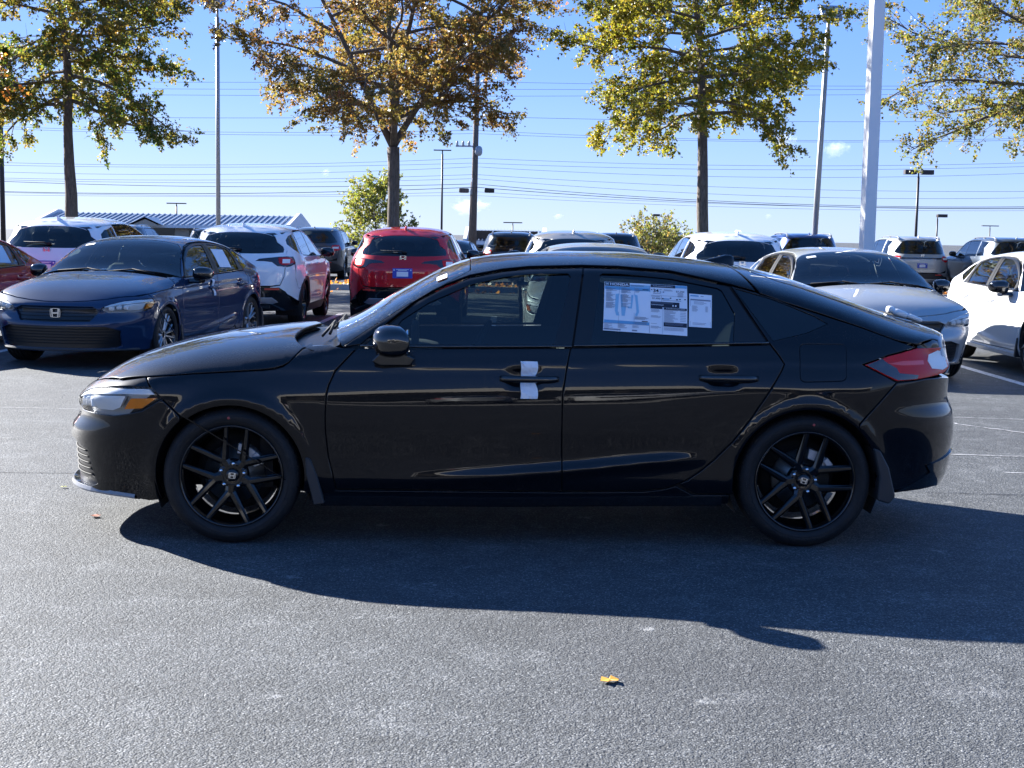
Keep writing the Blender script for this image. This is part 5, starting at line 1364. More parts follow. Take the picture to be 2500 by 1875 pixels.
def leaves_mesh(name, C_, D_, size, m, parent, r_, shape=LEAF, droop=.35):
    """C_: n leaf stalk points, D_: n directions"""
    n = len(C_); k = len(shape)
    D_ = D_+r_.normal(0, .55, (n, 3)); D_[:, 2] -= droop; D_ /= np.linalg.norm(D_, axis=1)[:, None]
    U = np.cross(D_, r_.normal(0, 1, (n, 3))); U /= np.linalg.norm(U, axis=1)[:, None]; Nn = np.cross(D_, U)
    sz = size*r_.uniform(.6, 1.25, n)
    sx, sy = shape[:, 0], shape[:, 1]; cup = (np.abs(sx)*.5)
    V = C_[:, None, :]+sz[:, None, None]*(U[:, None, :]*sx[None, :, None]+D_[:, None, :]*sy[None, :, None]+Nn[:, None, :]*cup[None, :, None])
    me = bpy.data.meshes.new(name); me.vertices.add(n*k); me.vertices.foreach_set('co', V.reshape(-1).astype(np.float32))
    me.loops.add(n*k); me.loops.foreach_set('vertex_index', np.arange(n*k, dtype=np.int32))
    me.polygons.add(n); me.polygons.foreach_set('loop_start', (np.arange(n)*k).astype(np.int32)); me.polygons.foreach_set('loop_total', np.full(n, k, np.int32))
    me.materials.append(m); me.update(calc_edges=True)
    o = bpy.data.objects.new(name, me); COL.objects.link(o); o.parent = parent; return o

def tree(name, X, Y, label, cat='tree', group=None, seed=1, h0=3.0, H=11.5, cr=4.2, hc=7.2, tr=.16, fork=None, limbs=30, lm=None, leaf=.15, n_leaf=26000, droop=.35, zb=0.0, lean=0.0, sub=15, twig=.48, low=.0):
    r_ = np.random.default_rng(seed); root = empty(name, (X, Y, gz(Y)+zb)); tag(root, label, cat, group)
    mb = MB(); br = MB(); tw = []
    def grow(p, d, L, r0, n, wob, trop):
        pts = [p.copy()]; d = d.copy()
        for i in range(n):
            d = d+r_.normal(0, wob, 3); d[2] += trop; d /= np.linalg.norm(d); pts.append(pts[-1]+d*L/n)
        return pts
    # leader(s)
    def leader(p, d, L, r0, n):
        pts = grow(p, d, L, r0, n, .045, .03); return pts, [r0*(1-.86*i/n)*r_.uniform(.93, 1.10) for i in range(n+1)]
    hulls = lambda z: cr*math.sqrt(max(.03, 1-((z-hc)/((H-hc) if z > hc else (hc-h0+1.2)))**2))
    leaders = []
    if fork:
        tp = grow(np.array([0., 0, -.1]), np.array([lean, 0, 1.]), fork+.1, tr, 6, .02, 0)
        mb.tube(tp, [tr*1.35, tr*1.12, tr*1.02, tr, tr*.96, tr*.98, tr*1.05], 12)
        for a, t in ((2.9, .50), (.15, .62), (1.6, .15), (-1.4, .55)):
            leaders.append(leader(tp[-1], np.array([math.cos(a)*t, math.sin(a)*t, 1.]), H-fork-1.0, tr*.62, 9))
    else:
        l = leader(np.array([0., 0, -.1]), np.array([lean, 0, 1.]), H-.6, tr*1.25, 14); leaders.append(l)
    for pts, rad in leaders: mb.tube(pts, rad, 10)
    twigs = []
    ga = r_.uniform(0, 6)
    for i in range(limbs):
        pts, rad = leaders[i % len(leaders)]; zs = np.array([p[2] for p in pts])
        t = (i+.5)/limbs; z = h0+(H-1.0-h0)*t**1.05
        k = min(len(pts)-2, max(0, int(np.searchsorted(zs, z)-1))); 
        if z < zs[0]: z = zs[0]+.2; k = 0
        f = np.clip((z-zs[k])/(zs[k+1]-zs[k]+1e-6), 0, 1); p = pts[k]*(1-f)+pts[k+1]*f
        ga += 2.4; az = ga
        el = -.08+.95*t+low
        out = np.array([math.cos(az), math.sin(az), 0]); L = max(1.0, hulls(min(z+.3, H-.5))*r_.uniform(.80, 1.08)-0.6*abs(p@out)/2)
        d = np.array([math.cos(az)*math.cos(el), math.sin(az)*math.cos(el), math.sin(el)])
        r0 = max(.014, .052*(1-t)+.018)*(tr/.16)
        lp = grow(p, d, L, r0, 8, .10, -.012 if t < .35 else .02)
        br.tube(lp, [r0*(1-.85*j/8) for j in range(9)], 6, caps=False)
        ns = int(sub*L/4)+2
        for j in range(ns):
            u = .18+.82*(j+r_.uniform(0, .8))/ns; u = min(u, .99); kk = int(u*8); q = lp[kk]*(1-(u*8-kk))+lp[min(kk+1, 8)]*(u*8-kk)
            dd = lp[min(kk+1, 8)]-lp[kk]; dd /= np.linalg.norm(dd); sd = np.cross(dd, [0, 0, 1.]); sd /= np.linalg.norm(sd)+1e-9
            d2 = dd*.6+sd*(1 if j % 2 else -1)*r_.uniform(.5, 1.0)+np.array([0, 0, r_.uniform(-.35, .45)])
            d2 /= np.linalg.norm(d2); L2 = (1.15-u)*L*.42+.35
            sp = grow(q, d2, L2, .01, 4, .16, -.03 if t < .4 else .01)
            br.tube(sp, [.013*(tr/.16), .011, .009, .006, .003], 4, caps=False)
            nt_ = int(3+L2*4)
            for m_ in range(nt_):
                u2 = .15+.85*r_.uniform(); kk = min(3, int(u2*4)); q2 = sp[kk]*(1-(u2*4-kk))+sp[kk+1]*(u2*4-kk)
                d3 = (sp[kk+1]-sp[kk]); d3 = d3/np.linalg.norm(d3)+r_.normal(0, .65, 3); d3 /= np.linalg.norm(d3)
                L3 = twig*r_.uniform(.5, 1.15)
                twigs.append((q2, d3, L3))
                if m_ % 3 == 0: br.tube([q2, q2+d3*L3*.5, q2+d3*L3+np.array([0, 0, -.05])], [.005, .004, .002], 3, caps=False)
    mb.build('trunk', M_BARK, root, fixn=False); br.build('branches', M_BARK, root, fixn=False)
    Q = np.array([t[0] for t in twigs]); Dv = np.array([t[1] for t in twigs]); LL = np.array([t[2] for t in twigs])
    idx = r_.integers(0, len(Q), n_leaf); u = r_.uniform(.1, 1.0, n_leaf)
    # whole twigs bare here and there
    dens = r_.uniform(0, 1, len(Q)); keep = r_.uniform(0, 1, n_leaf) < np.clip(1.5*dens[idx]-.12, 0, 1)
    keep &= (Q[idx][:, 2] < 8.5) | (r_.uniform(0, 1, n_leaf) < .30)
    idx, u = idx[keep], u[keep]
    P = Q[idx]+Dv[idx]*(LL[idx]*u)[:, None]+r_.normal(0, .045, (len(idx), 3)); P[:, 2] -= .06*u
    leaves_mesh('crown', P, Dv[idx], leaf, lm, root, r_, shape=LEAF6, droop=droop)
    return root
G_, Y_, O_ = (.05, .085, .012), (.26, .20, .02), (.34, .10, .015)
LM1 = leaf_mat('leaves_green_oak', [(.05, .095, .025), (.08, .135, .035), (.11, .155, .035), (.17, .18, .045), (.30, .21, .05)], [(.17, .15, .035), (.27, .20, .045), (.12, .13, .035), (.36, .20, .06)], .8)
LM2 = leaf_mat('leaves_bronze_oak', [(.17, .13, .055), (.27, .18, .075), (.38, .24, .11), (.13, .125, .045), (.34, .13, .075), (.21, .18, .065)], [(.12, .14, .045), (.19, .165, .055), (.30, .21, .08)], .7)
LM3 = leaf_mat('leaves_yellow_green', [(.19, .21, .032), (.29, .275, .042), (.40, .32, .05), (.13, .165, .03), (.36, .23, .045)], [(.09, .13, .028), (.13, .17, .035), (.20, .21, .04), (.30, .18, .05)], .65)
LM4 = leaf_mat('leaves_olive', [(.15, .175, .055), (.22, .22, .065), (.11, .14, .04), (.27, .225, .065), (.30, .18, .07)], [(.10, .125, .04), (.16, .165, .05), (.25, .165, .06)], .6)
LM5 = leaf_mat('leaves_orange', [(.56, .19, .05), (.60, .24, .06), (.46, .16, .05), (.36, .18, .05)], None, .5)
LM6 = leaf_mat('leaves_shrub', [(.15, .19, .05), (.24, .25, .07), (.12, .16, .04), (.30, .24, .09)], None)
LM7 = leaf_mat('leaves_pink_shrub', [(.14, .17, .06), (.22, .20, .08), (.12, .16, .05), (.28, .17, .09)], None)
TG = 'oaks in the planted strip behind the parked crossovers'
TY = 39.5
tree('oak_tree', -12.25, TY, 'green oak with drooping lower branches, trunk behind the leftmost white crossover', group=TG, seed=11, h0=4.9, H=12.5, cr=4.1, hc=7.8, tr=.155, limbs=46, lm=LM1, n_leaf=135000, leaf=.095, droop=.5, low=-.12, lean=-.01)
tree('oak_tree', -3.33, TY, 'bronze leaved oak forking low, trunk rising behind the red crossover', group=TG, seed=5, h0=4.5, H=12.5, cr=5.1, hc=8.3, tr=.165, fork=3.9, limbs=56, lm=LM2, n_leaf=230000, leaf=.09, droop=.3, low=.16)
tree('oak_tree', 5.26, TY, 'yellow green oak with a straight dark trunk, right of the middle of the photo', group=TG, seed=23, h0=4.95, H=12.4, cr=4.05, hc=7.9, tr=.155, limbs=48, lm=LM3, n_leaf=160000, leaf=.095, droop=.4, low=-.05)
tree('oak_tree', 15.6, TY, 'olive green oak reaching into the photo from the right edge', group=TG, seed=31, h0=4.8, H=12.5, cr=6.2, hc=8.0, tr=.17, limbs=42, lm=LM4, n_leaf=150000, leaf=.09, droop=.3)
tree('oak_tree', -17.9, 36.0, 'orange leaved oak whose branch ends enter at the left edge', group=TG, seed=41, h0=4.0, H=10.5, cr=5.0, hc=6.0, tr=.16, limbs=30, lm=LM5, n_leaf=40000, leaf=.105, droop=.3)
tree('small_tree', -6.35, 66.0, 'small loose green tree behind the fork of the bronze oak trunk', seed=51, h0=.5, H=4.1, cr=1.9, hc=1.9, tr=.07, limbs=26, lm=LM6, n_leaf=14000, leaf=.13, droop=0, low=.3)
tree('shrub', 5.9, 62.0, 'reddish tipped shrub seen left of the right hand white crossover', 'shrub', seed=57, h0=.3, H=2.4, cr=1.5, hc=1.1, tr=.05, limbs=22, lm=LM7, n_leaf=6500, leaf=.12, droop=-.4, low=.3)
tree('shrub', 7.6, 66.0, 'low green shrub beside the reddish tipped shrub', 'shrub', seed=58, h0=.3, H=2.0, cr=1.3, hc=.9, tr=.05, limbs=18, lm=LM6, n_leaf=4500, leaf=.12, droop=-.3, low=.3)
# ------------------------------------------------------------------ planted strip, kerbs, markings
M_CONC = mat('kerb_concrete', (.38, .37, .35), .8)
def grass_m():
    m, nt, b = nodes_of('strip_grass'); tc = nt.nodes.new('ShaderNodeTexCoord')
    nt.links.new(ramp(nt, nz(nt, 6, 6, .7, tc.outputs['Object']), [(.35, (.05, .07, .02)), (.52, (.10, .10, .04)), (.62, (.25, .17, .08))]), b.inputs['Base Color']); b.inputs['Roughness'].default_value = .95
    bump(nt, b, nz(nt, 30, 4, .7, tc.outputs['Object']), 1, .04); return m
mb = MB(); z0_ = gz(39.5)
mb.box((0, 38.35, z0_+.02), (90, .16, .28)); mb.box((0, 40.75, z0_+.02), (90, .16, .28)); ks = mb.build('kerb', M_CONC, bevel=.02); tag(ks, kind='structure')
mb = MB(); mb.box((0, 39.55, z0_-.01), (89.9, 2.22, .28)); st = mb.build('planted_strip', grass_m()); tag(st, kind='structure')
def paint_m(name, col):
    m, nt, b = nodes_of(name); tc = nt.nodes.new('ShaderNodeTexCoord')
    w = ramp(nt, nz(nt, 22, 5, .75, tc.outputs['Object']), [(.36, 0.0), (.48, 1.0)])
    nt.links.new(mixc(nt, w, (.12, .12, .12), col), b.inputs['Base Color']); b.inputs['Roughness'].default_value = .7
    bump(nt, b, nz(nt, 150, 3, .7, tc.outputs['Object']), .5, .003); return m
M_LINE = paint_m('line_paint', (.66, .66, .65))
def line(x0, y0, x1, y1, w=.11, z=.004):
    d = Vector((x1-x0, y1-y0, 0)).normalized(); n = Vector((-d.y, d.x, 0))*w/2; k = 6; V = []; F_2 = []
    for i in range(k+1):
        p = Vector((x0, y0, 0)).lerp(Vector((x1, y1, 0)), i/k); p.z = gz(p.y)+z; V += [p-n, p+n]
    F_2 = [(2*i, 2*i+1, 2*i+3, 2*i+2) for i in range(k)]
    o = mesh_obj('parking_line', V, F_2, M_LINE); tag(o, kind='structure')
for x in (-8.9, -6.1, -3.15, -.35, 2.45, 5.35, 8.2, 11.0): line(x+.05, 14.3, x, 26.0)
for x in (-16, -13.2, -10.4, 11, 13.9, -5.6, -2.9, .1, 2.6, 5.6): line(x, 42.2, x, 47.5)
# repaired cracks: thin dark seams and pale edges of the sealed joint
M_SEAM = mat('crack_filler', (.012, .012, .013), .5); M_PALE = paint_m('pale_crack', (.42, .42, .42))
def crack(pts, w, m, seed, name='crack'):
    r_ = np.random.default_rng(seed); P = [np.array(pts[0], float)]
    for a, b in zip(pts[:-1], pts[1:]):
        a = np.array(a, float); b = np.array(b, float); n = max(2, int(np.linalg.norm(b-a)/.05))
        for i in range(1, n+1): P.append(a+(b-a)*i/n+r_.normal(0, .012, 2))
    V = []; 
    for i, p in enumerate(P):
        d = P[min(i+1, len(P)-1)]-P[max(0, i-1)]; d = d/np.linalg.norm(d); n = np.array([-d[1], d[0]])*w*r_.uniform(.2, 1.0)/2
        V += [(p[0]-n[0], p[1]-n[1], .004), (p[0]+n[0], p[1]+n[1], .004)]
    o = mesh_obj(name, V, [(2*i, 2*i+1, 2*i+3, 2*i+2) for i in range(len(P)-1)], m); tag(o, kind='structure')
crack([(2.1, 8.35), (3.2, 8.25), (4.2, 8.30), (5.5, 8.1)], .016, M_SEAM, 3)
crack([(-7.0, 8.55), (-4.5, 8.5), (-2.9, 8.45), (-1.9, 8.5)], .012, M_SEAM, 4)
crack([(2.75, 12.0), (3.4, 11.9), (3.9, 11.2), (4.6, 10.4), (5.2, 10.0)], .035, M_PALE, 5, 'crack')
crack([(2.2, 12.1), (3.4, 12.0), (5.6, 11.8)], .02, M_PALE, 6); crack([(2.6, 9.9), (3.6, 9.8), (4.8, 9.7)], .03, M_PALE, 7); crack([(3.2, 9.1), (4.0, 9.0), (4.9, 8.9)], .025, M_PALE, 8)
crack([(-5.5, 11.6), (-3.4, 11.5), (-2.6, 11.4)], .015, M_PALE, 9)
# fallen leaves
def fallen(X, Y, ang, size, col, label, cur=.25):
    n = len(LEAF); V = []
    for x, y in LEAF: V.append((x*size*math.cos(ang)-(y-.5)*size*math.sin(ang)+X, x*size*math.sin(ang)+(y-.5)*size*math.cos(ang)+Y, .008+cur*size*(abs(x)**1.3+.25*(y-.5)**2)))
    V.append((X, Y, .012)); o = mesh_obj('fallen_leaf', V, [(i, (i+1) % n, n) for i in range(n)], mat('leaf_%s' % col[0], col[1], .6)); sm_ = o.modifiers.new('t', 'SOLIDIFY'); sm_.thickness = .0012
    o.name = 'fallen_leaf'; tag(o, label, 'leaf', 'fallen oak leaves on the asphalt'); return o
def gpt(sx, sy):
    d = fwd*3467+rt*(sx-1250)-up*(sy-937.5); t = -CAM_H/d.z; return d.x*t, d.y*t
for sx, sy, sz, a, c, l in ((1488, 1666, .066, 1.9, ('amber', (.55, .27, .03)), 'yellow orange oak leaf lying alone on the lit asphalt in front of the car'), (233, 1263, .055, .7, ('russet', (.42, .17, .11)), 'small reddish leaf on the asphalt near the front bumper of the black hatchback'),
                        (156, 1192, .04, 2.0, ('olive', (.30, .30, .06)), 'tiny yellow green leaf on the asphalt left of the black bumper'), (1978, 1062+2, .04, 2.0, ('olive', (.30, .30, .06)), None)):
    if l: x, y = gpt(sx, sy); fallen(x, y, a, sz, c, l)
r_ = np.random.default_rng(9); C_ = np.stack([r_.uniform(-30, 30, 2600), r_.normal(38.9, .8, 2600), np.full(2600, z0_+.15)], 1)
C_[:, 2] = np.where((C_[:, 1] > 38.3) & (C_[:, 1] < 40.8), z0_+.145, z0_+.02)
ll = leaves_mesh('leaf_litter', C_, r_.normal(0, 1, (2600, 3))*[1, 1, .1], .12, LM5, None, r_, droop=-.1); tag(ll, 'dry orange and brown leaves strewn along the kerb of the planted strip', 'leaf litter', kind='stuff')

# ------------------------------------------------------------------ lamp posts and poles
M_GALV = mat('galvanised_pole', (.44, .46, .50), .45, metal=.6); M_WPOLE = mat('white_pole_paint', (.80, .80, .79), .45); M_BRZ = mat('bronze_pole', (.035, .025, .025), .5)
M_LENSP = mat('fixture_lens', (.55, .55, .48), .3)
def off(px, y, d):                       # photo column / row at a distance, as a place
    d_ = fwd*3467+rt*(px-1250)-up*(y-937.5); k = d/d_.y; return d_.x*k, CAM_H+d_.z*k
def post(name, X, Y, h, w, m, label, square=False, head='box', hs=1.0, lean=0.0, yaw=0.0, group=None):
    root = empty(name, (X, Y, gz(Y))); root.rotation_euler = (0, lean, yaw); tag(root, label, 'lamp post' if head else 'pole', group)
    mb = MB()
    if square: mb.box((0, 0, h/2), (w, w, h))
    else: mb.tube([(0, 0, 0), (0, 0, h*.5), (0, 0, h-.25)], [w/2, w*.45, w*.40], 14); mb.tube([(0, 0, h-.3), (0, 0, h)], w*.26, 10)
    mb.build('pole', m, root)
    mb = MB(); mb.box((0, 0, .35), (w*2.6, w*2.6, .9)); mb.build('base', M_CONC, root, bevel=.03)
    if head == 'flood':
        mb = MB(); mb.box((0, -.25*hs, h+.22*hs), (.62*hs, .75*hs, .13*hs), Matrix.Rotation(R(38), 3, 'X')); hb = mb.build('lamp_head', M_GALV, root, bevel=.01)
        mb = MB()
        for i in range(9): mb.box((-.26*hs+.065*i*hs, -.25*hs, h+.22*hs), (.03*hs, .56*hs, .02*hs))
        ln = MB(); rm = Matrix.Rotation(R(38), 3, 'X')
        for i in range(9): ln.box(Vector((0, -.25*hs, h+.22*hs))+rm @ Vector((-.25*hs+.0625*i*hs, 0, -.075*hs)), (.035*hs, .6*hs, .02*hs), rm)
        ln.build('louvre', M_LENSP, hb)
    elif head == 'box':
        for s in (-1, 1):
            mb = MB(); mb.box((s*.38*hs, 0, h+.02), (.52*hs, .36*hs, .2*hs)); mb.box((s*.1*hs, 0, h+.02), (.25*hs, .05, .05)); mb.build('lamp_head', M_BRZ if m is M_BRZ else M_GALV, root, bevel=.01)
    elif head == 'single':
        mb = MB(); mb.box((.28*hs, 0, h+.02), (.62*hs, .4*hs, .2*hs)); mb.box((0, 0, h), (.2, .1, .1)); mb.build('lamp_head', M_BRZ, root, bevel=.01)
    elif head == 'flat':
        mb = MB(); mb.box((0, 0, h), (1.5*hs, .4*hs, .08*hs)); mb.build('lamp_head', M_BRZ, root)
    return root
x, z = off(532, 300, 46); x2, zt2 = off(531, 14, 46)
post('lamp_post', x, 46, zt2, .155, M_GALV, 'grey metal lamp post between the green oak and the bronze oak', head='flood', hs=.95)
x, z = off(1996, 300, 43); x2, zt2 = off(1996, 44, 43)
post('lamp_post', x, 43, zt2, .185, M_GALV, 'slightly leaning grey lamp post with louvred head, right of the yellow green oak', head='flood', hs=.95, lean=.026)
x, z = off(2118, 560, 30); post('square_pole', x, 30, 10.5, .245, M_WPOLE, 'tall white square pole standing behind the silver sedan', square=True, head=None, yaw=R(10))
x, z = off(1080, 400, 92); post('lamp_post', x, 92, z+1.2, .15, M_BRZ, 'dark lamp post with twin heads left of the wooden utility pole', head='flat', hs=.75)
x, z = off(2243, 418, 80); post('lamp_post', x, 80, z+.2, .17, M_BRZ, 'dark lamp post with twin box heads above the silver large vehicle', head='box', hs=1.25)
x, z = off(2289, 528, 120); post('lamp_post', x, 120, z+.5, .16, M_BRZ, 'small far lamp post right of the twin headed one', head='single', hs=1.3)
x, z = off(431, 498, 170); post('lamp_post', x, 170, z+.8, .22, M_BRZ, 'tiny lamp post standing beyond the ribbed roof', head='flat', hs=1.5)
x, z = off(1252, 545, 170); post('lamp_post', x, 170, z+.8, .18, M_BRZ, 'tiny lamp post beyond the black large vehicle in the middle', head='flat', hs=1.5)
x, z = off(1595, 525, 130); post('lamp_post', x, 130, z+.5, .16, M_BRZ, 'small far lamp post rising behind the shrubs', head='single', hs=1.0)
x, z = off(2417, 553, 170); post('lamp_post', x, 170, z+.8, .16, M_BRZ, 'tiny far lamp post above the grey large vehicle at the right', head='flat', hs=1.3)
# ------------------------------------------------------------------ utility pole and wires
UD = 78.0
M_WOOD = bark_mat('weathered_wood', (.10, .075, .06), (.24, .19, .16)); M_WIRE = mat('wire_black', (.05, .06, .08), .5); M_PORC = mat('grey_insulator', (.40, .42, .45), .35)
xb_, _ = off(1154, 600, UD); xt_, zt_ = off(1166, 150, UD)
up_ = empty('utility_pole', (xb_, UD, gz(UD))); tag(up_, 'wooden utility pole carrying the wires, rising behind the bronze oak', 'utility pole')
mb = MB(); mb.tube([(0, 0, -.2), ((xt_-xb_)*.5, 0, zt_*.5), (xt_-xb_, 0, zt_)], [.19, .165, .13], 14); mb.build('pole', M_WOOD, up_)
mb = MB(); mb.tube([(-.22, 0, 0), (-.08, 0, 4.6)], .08, 8); mb.build('stub_pole', M_WOOD, up_)
mb = MB(); _, zl_ = off(1155, 345, UD); mb.box((-.5, 0, zl_), (1.0, .08, .08))
mb.build('crossarm', M_GALV, up_)
for i in range(3):
    mb = MB(); mb.lathe([(0, -.12), (.05, -.12), (.09, -.02), (.05, .03), (.08, .08), (.04, .2), (0, .2)], 10, 'z'); o = mb.build('insulator', M_PORC, up_); o.location = (-.92+.32*i, 0, zl_+.08)
mb = MB(); mb.rbox((.25, -.1, 0), (.42, .42, .55), power=2.6); o = mb.build('lamp_globe', M_PORC, up_); o.location = (0, 0, zl_-.25)
mb = MB(); mb.tube([(.1, -.05, zl_-.3), (-.1, -.1, zl_-2.6)], .06, 6); mb.build('conduit', M_PORC, up_)
for a, s in ((1133, -1), (1195, 1)):
    xx, zz = off(a, 453, UD); mb = MB(); mb.rbox((xx-xb_, 0, zz), (.55, .18, .26), power=6); mb.build('splice_box', M_BRZ if s > 0 else M_WOOD, up_)
WG = 'overhead wires strung between the utility poles'
WIRES = [  # photo rows at columns -60, 600, 1160 | 1160, 1800, 2560 and the wire radius
    (198, 201, 200, 199, 209, 208, .016), (214, 218, 219, 218, 219, 218, .016), (229, 233, 236, 235, 233, 228, .016), (282, 288, 284, 284, 296, 294, .018),
    (306, 323, 318, 318, 341, 336, .016), (311, 329, 326, 326, 345, 341, .016), (395, 402, 386, 386, 404, 396, .016), (402, 408, 398, 398, 414, 405, .016), (418, 425, 407, 407, 432, 421, .016), (433, 439, 426, 426, 458, 467, .016),
    (437, 446, 436, 436, 476, 482, .016), (440, 456, 449, 449, 493, 504, .026), (466, 472, 457, 457, 497, 509, .030), (468, 477, 468, 468, 499, 507, .016), (475, 480, 477, 477, 506, 514, .014)]
def wire(side, pts, y0, rad, lab):
    (a, ya), (b, yb), (c, yc) = pts; mb = MB(); P = []
    for i in range(25):
        t = i/24; px = a+(c-a)*t
        L = ya*((px-b)*(px-c))/((a-b)*(a-c))+yb*((px-a)*(px-c))/((b-a)*(b-c))+yc*((px-a)*(px-b))/((c-a)*(c-b))
        x, z = off(px, L, y0); P.append((x, y0, z))
    mb.tube(P, rad*.55, 5); o = mb.build('power_wire', M_WIRE); tag(o, lab, 'wire', WG)
ORD = ['topmost', 'second', 'third', 'fourth', 'fifth', 'sixth', 'seventh', 'eighth', 'ninth', 'tenth', 'eleventh', 'twelfth', 'thirteenth', 'fourteenth', 'lowest']
for i, w in enumerate(WIRES):
    y0 = UD+((i % 3)-1)*.25
    wire(0, ((-60, w[0]), (600, w[1]), (1160, w[2])), y0, w[6], ORD[i]+' of the dark wires left of the wooden utility pole, counted from the top')
    wire(1, ((1160, w[3]), (1800, w[4]), (2560, w[5])), y0, w[6], ORD[i]+' of the dark wires right of the wooden utility pole, counted from the top')
# pole at the left edge
x, z = off(3, 300, 70); pp = empty('utility_pole', (x, 70, gz(70))); tag(pp, 'dark slim pole cut by the left edge of the photo', 'utility pole')
mb = MB(); mb.tube([(0, 0, -.2), (-.03, 0, 9.0)], [.13, .10], 12); mb.build('pole', M_BRZ, pp)
mb = MB(); mb.box((0, 0, 8.6), (1.8, .1, .1)); mb.build('crossarm', M_WOOD, pp)

# ------------------------------------------------------------------ low buildings beyond the road
M_STUC = mat('tan_stucco', (.44, .38, .31), .85); M_ROOFM = mat('blue_grey_metal_roof', (.16, .22, .30), .35, metal=.4); M_RIB = mat('pale_roof_rib', (.30, .35, .43), .4, metal=.3); M_WTRIM = mat('white_fascia', (.72, .73, .75), .6)
M_WIN = mat('dark_shop_window', (.02, .025, .03), .08)
def strip_mall(X0, X1, Y, z_e, z_r, label, dep=12.0, gable=None, ribs=40, seed=0):
    zb = gz(Y)-.2; root = empty('shop_building', ((X0+X1)/2, Y, 0)); L = (X1-X0)/2; tag(root, label, 'building')
    mb = MB(); mb.box((0, dep/2, (zb+z_e)/2), (2*L-.6, dep, z_e-zb)); mb.build('wall', M_STUC, root)
    mb = MB(); mb.add([(-L, -.9, z_e-.05), (L, -.9, z_e-.05), (L, dep/2, z_r), (-L, dep/2, z_r), (-L, dep+.9, z_e-.05), (L, dep+.9, z_e-.05)], [(0, 1, 2, 3), (3, 2, 5, 4)]); rf = mb.build('roof', M_ROOFM, root)
    rdir = Vector((0, dep/2+.9, z_r-z_e+.05)); ang = math.atan2(rdir.z, rdir.y)
    rme = None
    for i in range(ribs):
        x = -L+(i+.5)*2*L/ribs
        if rme is None:
            mb = MB(); mb.box((0, rdir.length/2, .05), (.10, rdir.length, .10)); o = mb.build('roof_rib', M_RIB, rf); rme = o.data
        else: o = bpy.data.objects.new('roof_rib', rme); COL.objects.link(o); o.parent = rf
        o.location = (x, -.9, z_e-.05); o.rotation_euler = (ang, 0, 0)
    for s in (-1, 1):
        mb = MB(); x = s*(L+.1); mb.prism([(-1.0, z_e-.3), (-1.0, z_e+.15), (dep/2-.5, z_r+.30), (dep/2+.5, z_r+.30), (dep+1, z_e+.15), (dep+1, z_e-.3)], x-.15, x+.15, 'x'); mb.build('parapet', M_WTRIM, root)
    mb = MB(); mb.box((0, -.95, z_e-.18), (2*L, .1, .28)); mb.build('fascia', M_WTRIM, root)
    n = max(3, int(2*L/3.2))
    for i in range(n):
        mb = MB(); mb.box((-L+1.6+i*(2*L-3.2)/(n-1), -.02, zb+1.5), (2.0, .08, 2.0)); mb.build('window', M_WIN, root)
    if gable is not None:
        mb = MB(); gx = gable; gh = z_r-.35; w = 1.7
        mb.add([(gx-w, -1.8, z_e-.1), (gx+w, -1.8, z_e-.1), (gx, -1.8, gh), (gx, dep/2-.4, gh), (gx-w, .6, z_e+.2), (gx+w, .6, z_e+.2)], [(0, 2, 3, 4), (1, 5, 3, 2)]); mb.build('gable_roof', M_ROOFM, root)
        mb = MB(); mb.add([(gx-w+.2, -1.6, z_e-.2), (gx+w-.2, -1.6, z_e-.2), (gx, -1.6, gh-.2)], [(0, 1, 2)]); mb.build('gable_wall', M_STUC, root)
    return root
BY = 135.0
xa, zr_ = off(95, 520, BY); xb2, ze_ = off(705, 553, BY); _, zr_ = off(400, 523, BY+6); 
strip_mall(xa, xb2, BY, ze_, zr_, 'long low shop building with ribbed blue metal roof and small gable at the left', gable=off(365, 530, BY)[0]-(xa+xb2)/2, ribs=44)
xa, _ = off(1139, 570, 120); xb2, ze_ = off(1330, 590, 120); _, zr_ = off(1230, 563, 126); strip_mall(xa, xb2, 120, ze_, zr_, 'blue roofed shop building partly hidden behind the wooden utility pole', ribs=22)
xa, _ = off(1560, 570, 150); xb2, ze_ = off(1820, 590, 150); _, zr_ = off(1700, 567, 156); strip_mall(xa, xb2, 150, ze_, zr_, 'low brown roofed building behind the shrubs', ribs=18)

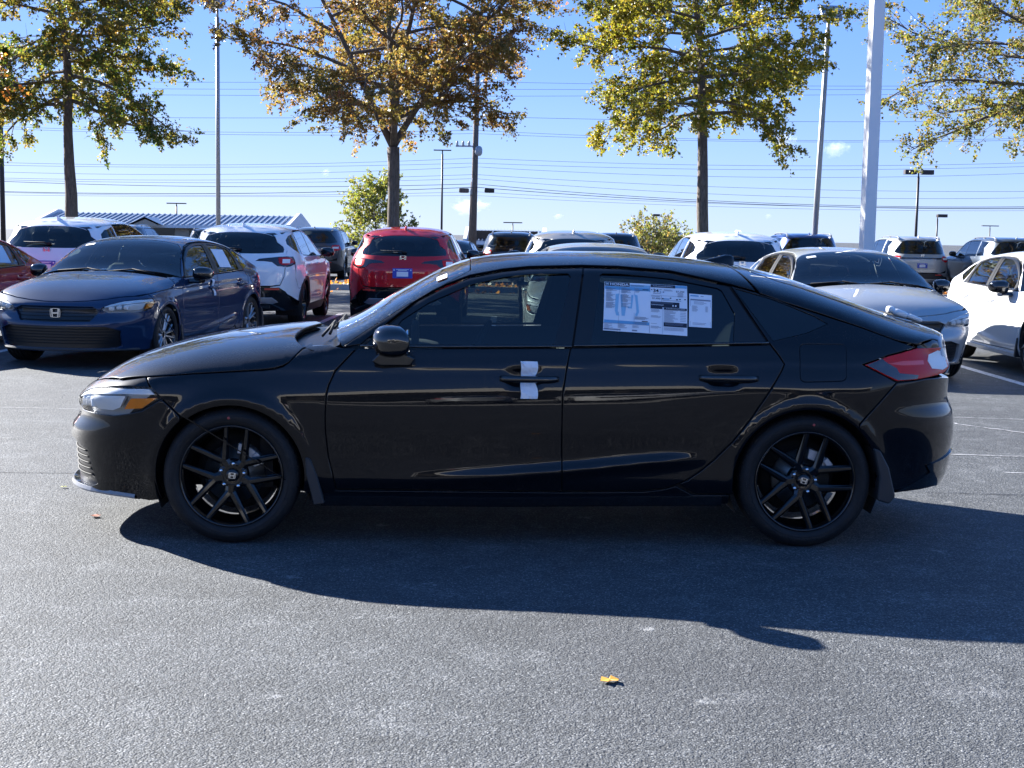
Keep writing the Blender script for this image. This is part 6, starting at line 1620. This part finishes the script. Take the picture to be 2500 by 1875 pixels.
# ------------------------------------------------------------------ small clouds low in the sky
def cloud(px, py, w, h, seed, label, dens=.03):
    D = 2600.0; x, z = off(px, py, D); m = bpy.data.materials.new('cloud'); m.use_nodes = True; nt = m.node_tree; nt.nodes.clear(); o_ = nt.nodes.new('ShaderNodeOutputMaterial')
    v = nt.nodes.new('ShaderNodeVolumePrincipled'); v.inputs['Color'].default_value = (1, 1, 1, 1); v.inputs['Anisotropy'].default_value = .3
    tc = nt.nodes.new('ShaderNodeTexCoord'); L = nt.nodes.new('ShaderNodeVectorMath'); L.operation = 'LENGTH'; nt.links.new(tc.outputs['Object'], L.inputs[0])
    n = nz(nt, 2.2, 5, .62, tc.outputs['Object']); f = math_(nt, 'SUBTRACT', math_(nt, 'MULTIPLY', n, 2.0), math_(nt, 'ADD', L.outputs['Value'], .38))
    nt.links.new(math_(nt, 'MULTIPLY', math_(nt, 'MAXIMUM', f, 0.0), dens), v.inputs['Density']); nt.links.new(v.outputs[0], o_.inputs['Volume'])
    mb = MB(); mb.rbox((0, 0, 0), (2, 2, 2), power=2.0, seg=16); o = mb.build('cloud', m); o.location = (x, D, z); k = D/3467; o.scale = (w*k/2, w*k/2, h*k/2); o['kind'] = 'structure'
for i, (px, py, w, h) in enumerate(((1145, 502, 130, 60), (1910, 345, 90, 80), (2040, 362, 90, 60), (1362, 527, 40, 22), (795, 420, 34, 30), (1875, 527, 26, 20))): cloud(px, py, w, h, i, '')
# ------------------------------------------------------------------ what stands behind the camera and shows in the paint
M_SHOWG = mat('showroom_glass', (.015, .018, .022), .06); M_CREAM = mat('cream_cladding', (.78, .74, .66), .7); M_DKBAND = mat('dark_stone_band', (.05, .045, .04), .7)
root = empty('showroom_building', (1.0, -34, 0)); tag(root, 'long showroom with cream fascia and dark glass behind the camera', 'building')
mb = MB(); mb.box((0, -6, 2.4), (64, 12, 4.8)); mb.build('wall', M_DKBAND, root)
for i in range(15): mb = MB(); mb.box((-28+4*i, .05, 1.7), (3.5, .12, 2.9)); mb.build('window', M_SHOWG, root)
mb = MB(); mb.box((0, .3, 4.6), (65, .9, 1.5)); mb.build('fascia', M_CREAM, root)
mb = MB(); mb.box((0, 3.2, .07), (66, 5.5, .14)); mb.build('front_walk', M_CONC, root)
mb = MB(); mb.box((0, -8.2, .05), (70, .3, .14)); k_ = mb.build('kerb', M_CONC); k_['kind'] = 'structure'
for i, (kind, P, X, yaw) in enumerate((('C', M_WHITEP, -8.5, 0), ('S', M_GREYP, -5.2, 0), ('C', M_SILVERP, .9, 0), ('S', M_WHITEP, 4.2, 0), ('C', M_BLUEP, 9.5, 0))):
    src, sp = (base, M_BLUEP) if kind == 'C' else (hr0, M_WHITEP)
    c = copy_tree(src, None, {sp.name: P}); c.location = (X, -16.5, 0); c.rotation_euler = (0, 0, -math.pi/2 if i % 2 else math.pi/2); c.name = 'parked_car' if kind == 'C' else 'parked_suv'
    tag(c, ['white sedan', 'grey crossover', 'silver sedan', 'white crossover', 'blue sedan'][i]+' parked in the row behind the camera', 'car' if kind == 'C' else 'crossover', 'cars in the row behind the camera')
